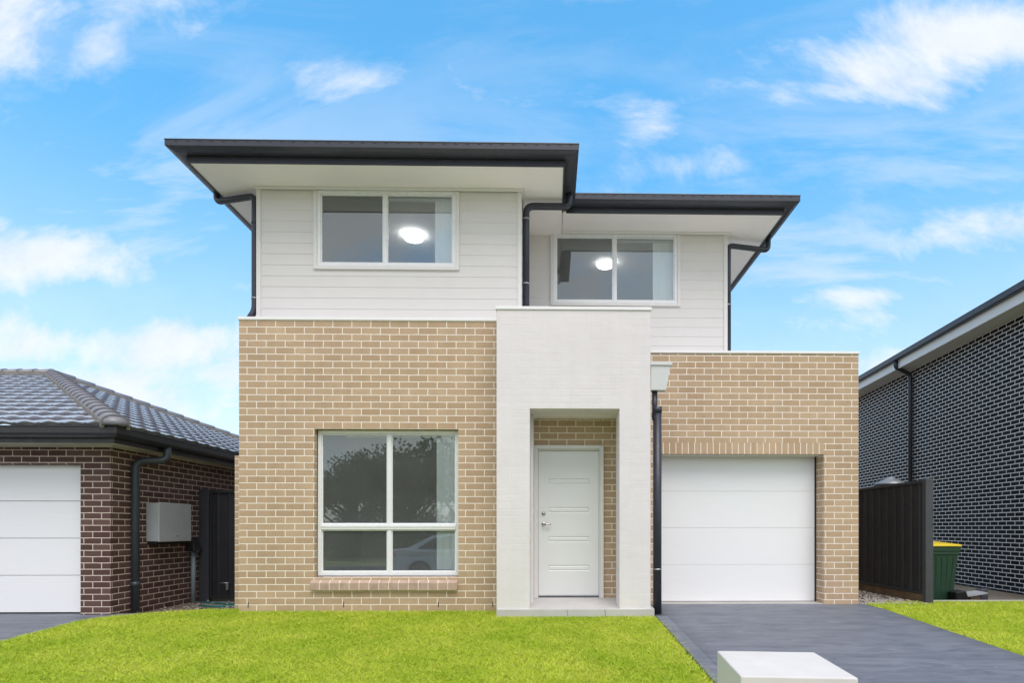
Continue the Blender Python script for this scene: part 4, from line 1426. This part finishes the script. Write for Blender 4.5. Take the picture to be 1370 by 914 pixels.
# ------------------------------------------------------------------ grass
def grass(name, pts, hmin, hmax):
    n = len(pts)
    h = nrng.uniform(hmin, hmax, n)
    wd = nrng.uniform(0.0022, 0.0042, n)
    a = nrng.uniform(0, 2 * np.pi, n)
    lean = nrng.uniform(0.7, 2.4, n) * h
    la = nrng.uniform(0, 2 * np.pi, n)
    base = pts
    sx, sy = np.cos(a) * wd, np.sin(a) * wd
    lx, ly = np.cos(la) * lean, np.sin(la) * lean
    z0 = base[:, 2] - 0.006
    v = np.empty((n, 5, 3), dtype=np.float32)
    v[:, 0] = np.stack([base[:, 0] - sx, base[:, 1] - sy, z0], 1)
    v[:, 1] = np.stack([base[:, 0] + sx, base[:, 1] + sy, z0], 1)
    v[:, 2] = np.stack([base[:, 0] + sx * 0.8 + lx * 0.35, base[:, 1] + sy * 0.8 + ly * 0.35, z0 + h * 0.62], 1)
    v[:, 3] = np.stack([base[:, 0] + lx, base[:, 1] + ly, z0 + h * 0.95], 1)
    v[:, 4] = np.stack([base[:, 0] - sx * 0.8 + lx * 0.35, base[:, 1] - sy * 0.8 + ly * 0.35, z0 + h * 0.62], 1)
    me = bpy.data.meshes.new(name)
    me.vertices.add(n * 5)
    me.vertices.foreach_set('co', v.ravel())
    loops = np.empty((n, 7), dtype=np.int32)
    i0 = (np.arange(n) * 5)[:, None]
    loops[:, :] = i0 + np.array([0, 1, 2, 4, 4, 2, 3])
    me.loops.add(n * 7)
    me.loops.foreach_set('vertex_index', loops.ravel())
    me.polygons.add(n * 2)
    st = np.empty((n, 2), dtype=np.int32)
    st[:, 0] = np.arange(n) * 7; st[:, 1] = np.arange(n) * 7 + 4
    me.polygons.foreach_set('loop_start', st.ravel())
    me.update(calc_edges=True)
    me.validate()
    t = np.repeat(nrng.random(n).astype(np.float32), 5)
    at = me.attributes.new('tint', 'FLOAT', 'POINT')
    at.data.foreach_set('value', t)
    me.materials.append(BLADES)
    o = bpy.data.objects.new(name, me)
    col.objects.link(o)
    return tag(o, kind='stuff')


def scatter(n, x0, x1, y0, y1, ok, bias=1.0):
    out = []
    while len(out) < n:
        x = rng.uniform(x0, x1); y = y0 + (y1 - y0) * rng.random() ** bias
        if ok(x, y): out.append((x, y, g(x, y)))
    return np.array(out, dtype=np.float64)


def on_lawn(x, y):
    if y > 7.445: return x < -3.95 and x > lawn_edge(y) - 0.10
    if y > 7.07 and x > -0.665: return False
    e = lawn_edge(y) - 0.15 + 0.03 * math.sin(y * 9) + 0.02 * math.sin(y * 23)
    return x > e and x < 1.29 + 0.012 * math.sin(y * 31) + 0.008 * math.sin(y * 77)


def on_side(x, y):
    e = side_edge(y) + 0.02 * math.sin(y * 13) + 0.012 * math.sin(y * 41)
    return x > e and y < 8.27 and x - 4.3 < 8.0


tag(grass('lawn', scatter(250000, -5.75, 1.31, 3.0, 7.62, on_lawn), 0.016, 0.040), label='bright green front lawn', cat='grass')
tag(grass('lawn', scatter(90000, 4.3, 9.6, 4.3, 8.27, on_side), 0.016, 0.040), label='bright green lawn strip right of the driveway', cat='grass')

# ------------------------------------------------------------------ across the street: what the windows mirror
def make_car(loc):
    t = thing('parked_car', loc, 'silver sedan parked in the street, mirrored in the ground floor window', 'car')
    ox, oy, oz = loc
    P = lambda x, y, z: (ox + x, oy + y, oz + z)
    # side outline, tail at x = 0, nose at x = 4.65
    def arch(cx, r, n=10): return [(cx - r * math.cos(math.pi * k / n), 0.30 + r * math.sin(math.pi * k / n)) for k in range(n + 1)]
    low = [(0.06, 0.32)] + arch(1.02, 0.36) + arch(3.72, 0.36) + [(4.60, 0.30), (4.65, 0.48), (4.58, 0.66), (4.25, 0.80), (3.45, 0.93), (1.0, 0.97), (0.55, 1.01), (0.10, 0.98), (0.02, 0.80), (0.0, 0.55)]
    m = MB()
    hw = 0.89
    def wid(x): return hw - 0.10 * max(0, (0.5 - x) / 0.5) ** 2 - 0.16 * max(0, (x - 4.0) / 0.65) ** 2
    L = [P(x, -wid(x), z) for x, z in low]; Rr = [P(x, wid(x), z) for x, z in low]
    m.face(L); m.face(list(reversed(Rr)))
    for i in range(len(low)):
        j = (i + 1) % len(low)
        m.face([L[j], L[i], Rr[i], Rr[j]])
    # cabin
    cab = [(0.52, 0.98, 0.80), (1.35, 1.40, 0.62), (1.75, 1.45, 0.60), (2.45, 1.44, 0.60), (2.85, 1.36, 0.62), (3.55, 0.94, 0.80)]
    A = [P(x, -w_, z) for x, z, w_ in cab]; B = [P(x, w_, z) for x, z, w_ in cab]
    for i in range(len(cab) - 1): m.face([A[i], A[i + 1], B[i + 1], B[i]], True)
    m.face([A[0], P(0.52, -0.80, 0.9), P(3.55, -0.80, 0.88), A[-1]] + A[1:-1][::-1]); m.face([B[0]] + B[1:-1] + [B[-1], P(3.55, 0.80, 0.88), P(0.52, 0.80, 0.9)])
    body = m.build('body', CAR_PAINT, t, bevel=0.035, bseg=3)
    def yy(z): return 0.815 - (z - 0.96) * 0.42
    for s in (-1, 1):
        for q in ([(0.95, 1.02), (1.42, 1.34), (1.95, 1.385), (1.95, 1.02)], [(2.03, 1.02), (2.03, 1.385), (2.45, 1.375), (2.80, 1.29), (3.18, 1.02)]):
            m = MB()
            o = [P(x, s * (yy(z) + 0.012), z) for x, z in q]; i_ = [P(x, s * (yy(z) - 0.03), z) for x, z in q]
            m.face(o); m.face(list(reversed(i_)))
            for k in range(len(q)):
                k2 = (k + 1) % len(q); m.face([o[k], o[k2], i_[k2], i_[k]])
            m.build('side_window', CAR_GLASS, t)
        for wx in (1.02, 3.72):
            m = MB(); m.lathe([(0.19, -0.10), (0.29, -0.105), (0.315, -0.08), (0.32, 0), (0.315, 0.08), (0.29, 0.105), (0.19, 0.10)], P(wx, s * 0.78, 0.32), 32, 'y')
            wh = m.build('wheel', RUBBER, t)
            m = MB(); m.lathe([(0.205, -0.085), (0.20, -0.112), (0.17, -0.095), (0.05, -0.085), (0.045, -0.11)] if s < 0 else [(0.205, 0.085), (0.20, 0.112), (0.17, 0.095), (0.05, 0.085), (0.045, 0.11)], P(wx, s * 0.78, 0.32), 32, 'y')
            m.build('rim', CHROME, wh)
        m = MB(); m.box(ox + 0.0, ox + 0.30, oy + s * 0.72 - 0.13, oy + s * 0.72 + 0.13, oz + 0.78, oz + 0.93)
        m.build('tail_light', TAIL_RED, t, bevel=0.03)
        m = MB(); m.box(ox + 4.22, ox + 4.56, oy + s * 0.66 - 0.12, oy + s * 0.66 + 0.12, oz + 0.60, oz + 0.73)
        m.build('headlight', LAMP_CLEAR, t, bevel=0.03)
        for hx in (1.75, 2.72):
            m = MB(); m.box(ox + hx, ox + hx + 0.16, oy + s * 0.885 - 0.02, oy + s * 0.885 + 0.02, oz + 0.86, oz + 0.885)
            m.build('door_handle', CAR_PAINT, t, bevel=0.006)
    m = MB()
    o = [P(0.66, -0.66, 1.075), P(0.66, 0.66, 1.075), P(1.28, 0.56, 1.385), P(1.28, -0.56, 1.385)]
    m.face(o); m.build('rear_window', CAR_GLASS, t)
    return t


make_car((-4.9, -3.1, -0.56))


def make_tree(seed):
    r = random.Random(seed)
    t = thing('street_tree', (0, 0, 0), 'dense dark tree across the street, seen mirrored in the ground floor window', 'tree', 'trees across the street')
    m = MB()
    H = 3.0
    m.tube([(0, 0, -0.3), (0.08, 0.05, 1.0), (-0.05, 0.1, 2.2), (0.1, 0, H + 1.2)], [0.24] * 8 + [0.18] * 8 + [0.10] * 8, 0.4, 10)
    limbs = []
    for k in range(8):
        a = 6.28 * k / 8 + r.uniform(-0.3, 0.3)
        z0 = r.uniform(1.4, 3.0); e = Vector((math.cos(a) * r.uniform(1.3, 2.2), math.sin(a) * r.uniform(1.3, 2.2), z0 + r.uniform(0.9, 2.2)))
        m.tube([(0, 0.05, z0), (e.x * 0.5, e.y * 0.5, z0 + (e.z - z0) * 0.35), tuple(e)], [0.09] * 4 + [0.06] * 5 + [0.03] * 3, 0.3, 8)
        limbs.append(e)
    m.build('trunk', BARK, t)
    m = MB()
    cl = []
    for e in limbs + [Vector((0, 0, 4.4)), Vector((0.3, -0.2, 5.0))]:
        for _ in range(5):
            cl.append((e + Vector((r.gauss(0, 0.55), r.gauss(0, 0.55), r.gauss(0, 0.45))), r.uniform(0.45, 0.95)))
    for (cx, cy, cz) in [(r.uniform(-2.0, 2.0), r.uniform(-1.6, 1.6), r.uniform(0.35, 1.8)) for _ in range(26)]:
        cl.append((Vector((cx, cy, cz)), r.uniform(0.5, 0.9)))
    for (c, rad) in cl:
        for _ in range(int(120 * rad)):
            d = Vector((r.gauss(0, 1), r.gauss(0, 1), r.gauss(0, 1))).normalized() * rad * r.random() ** 0.4
            p = c + d
            q = Vector((r.gauss(0, 1), r.gauss(0, 1), r.gauss(0, 1))).normalized()
            s_ = q.orthogonal().normalized() * r.uniform(0.07, 0.13); u_ = q.cross(s_) * 0.55
            m.face([p - s_, p - u_, p + s_, p + u_])
    m.build('crown', LEAVES, t, fix=False)
    return t


protos = [make_tree(3), make_tree(8), make_tree(21)]
spots = [(-13.6, -15.5, 0.80), (-10.3, -16, 0.92), (-7.3, -15.5, 1.06), (-4.6, -17.5, 1.1), (-0.6, -15.6, 0.95), (2.4, -17, 1.05), (5.6, -15.2, 0.9), (9, -17, 1.0), (-16.5, -18, 0.8), (-12, -20, 1.0), (-8.7, -19.0, 1.1), (1, -21, 1.2)]
for i, (x, y, s) in enumerate(spots):
    if i < 3: o = protos[i]
    else:
        src = protos[i % 3]
        o = src.copy(); col.objects.link(o)
        for ch in src.children:
            c = ch.copy(); col.objects.link(c); c.parent = o
    o.location = (x, y, -0.44)
    o.scale = (s, s, s)
    o.rotation_euler = (0, 0, i * 1.7)
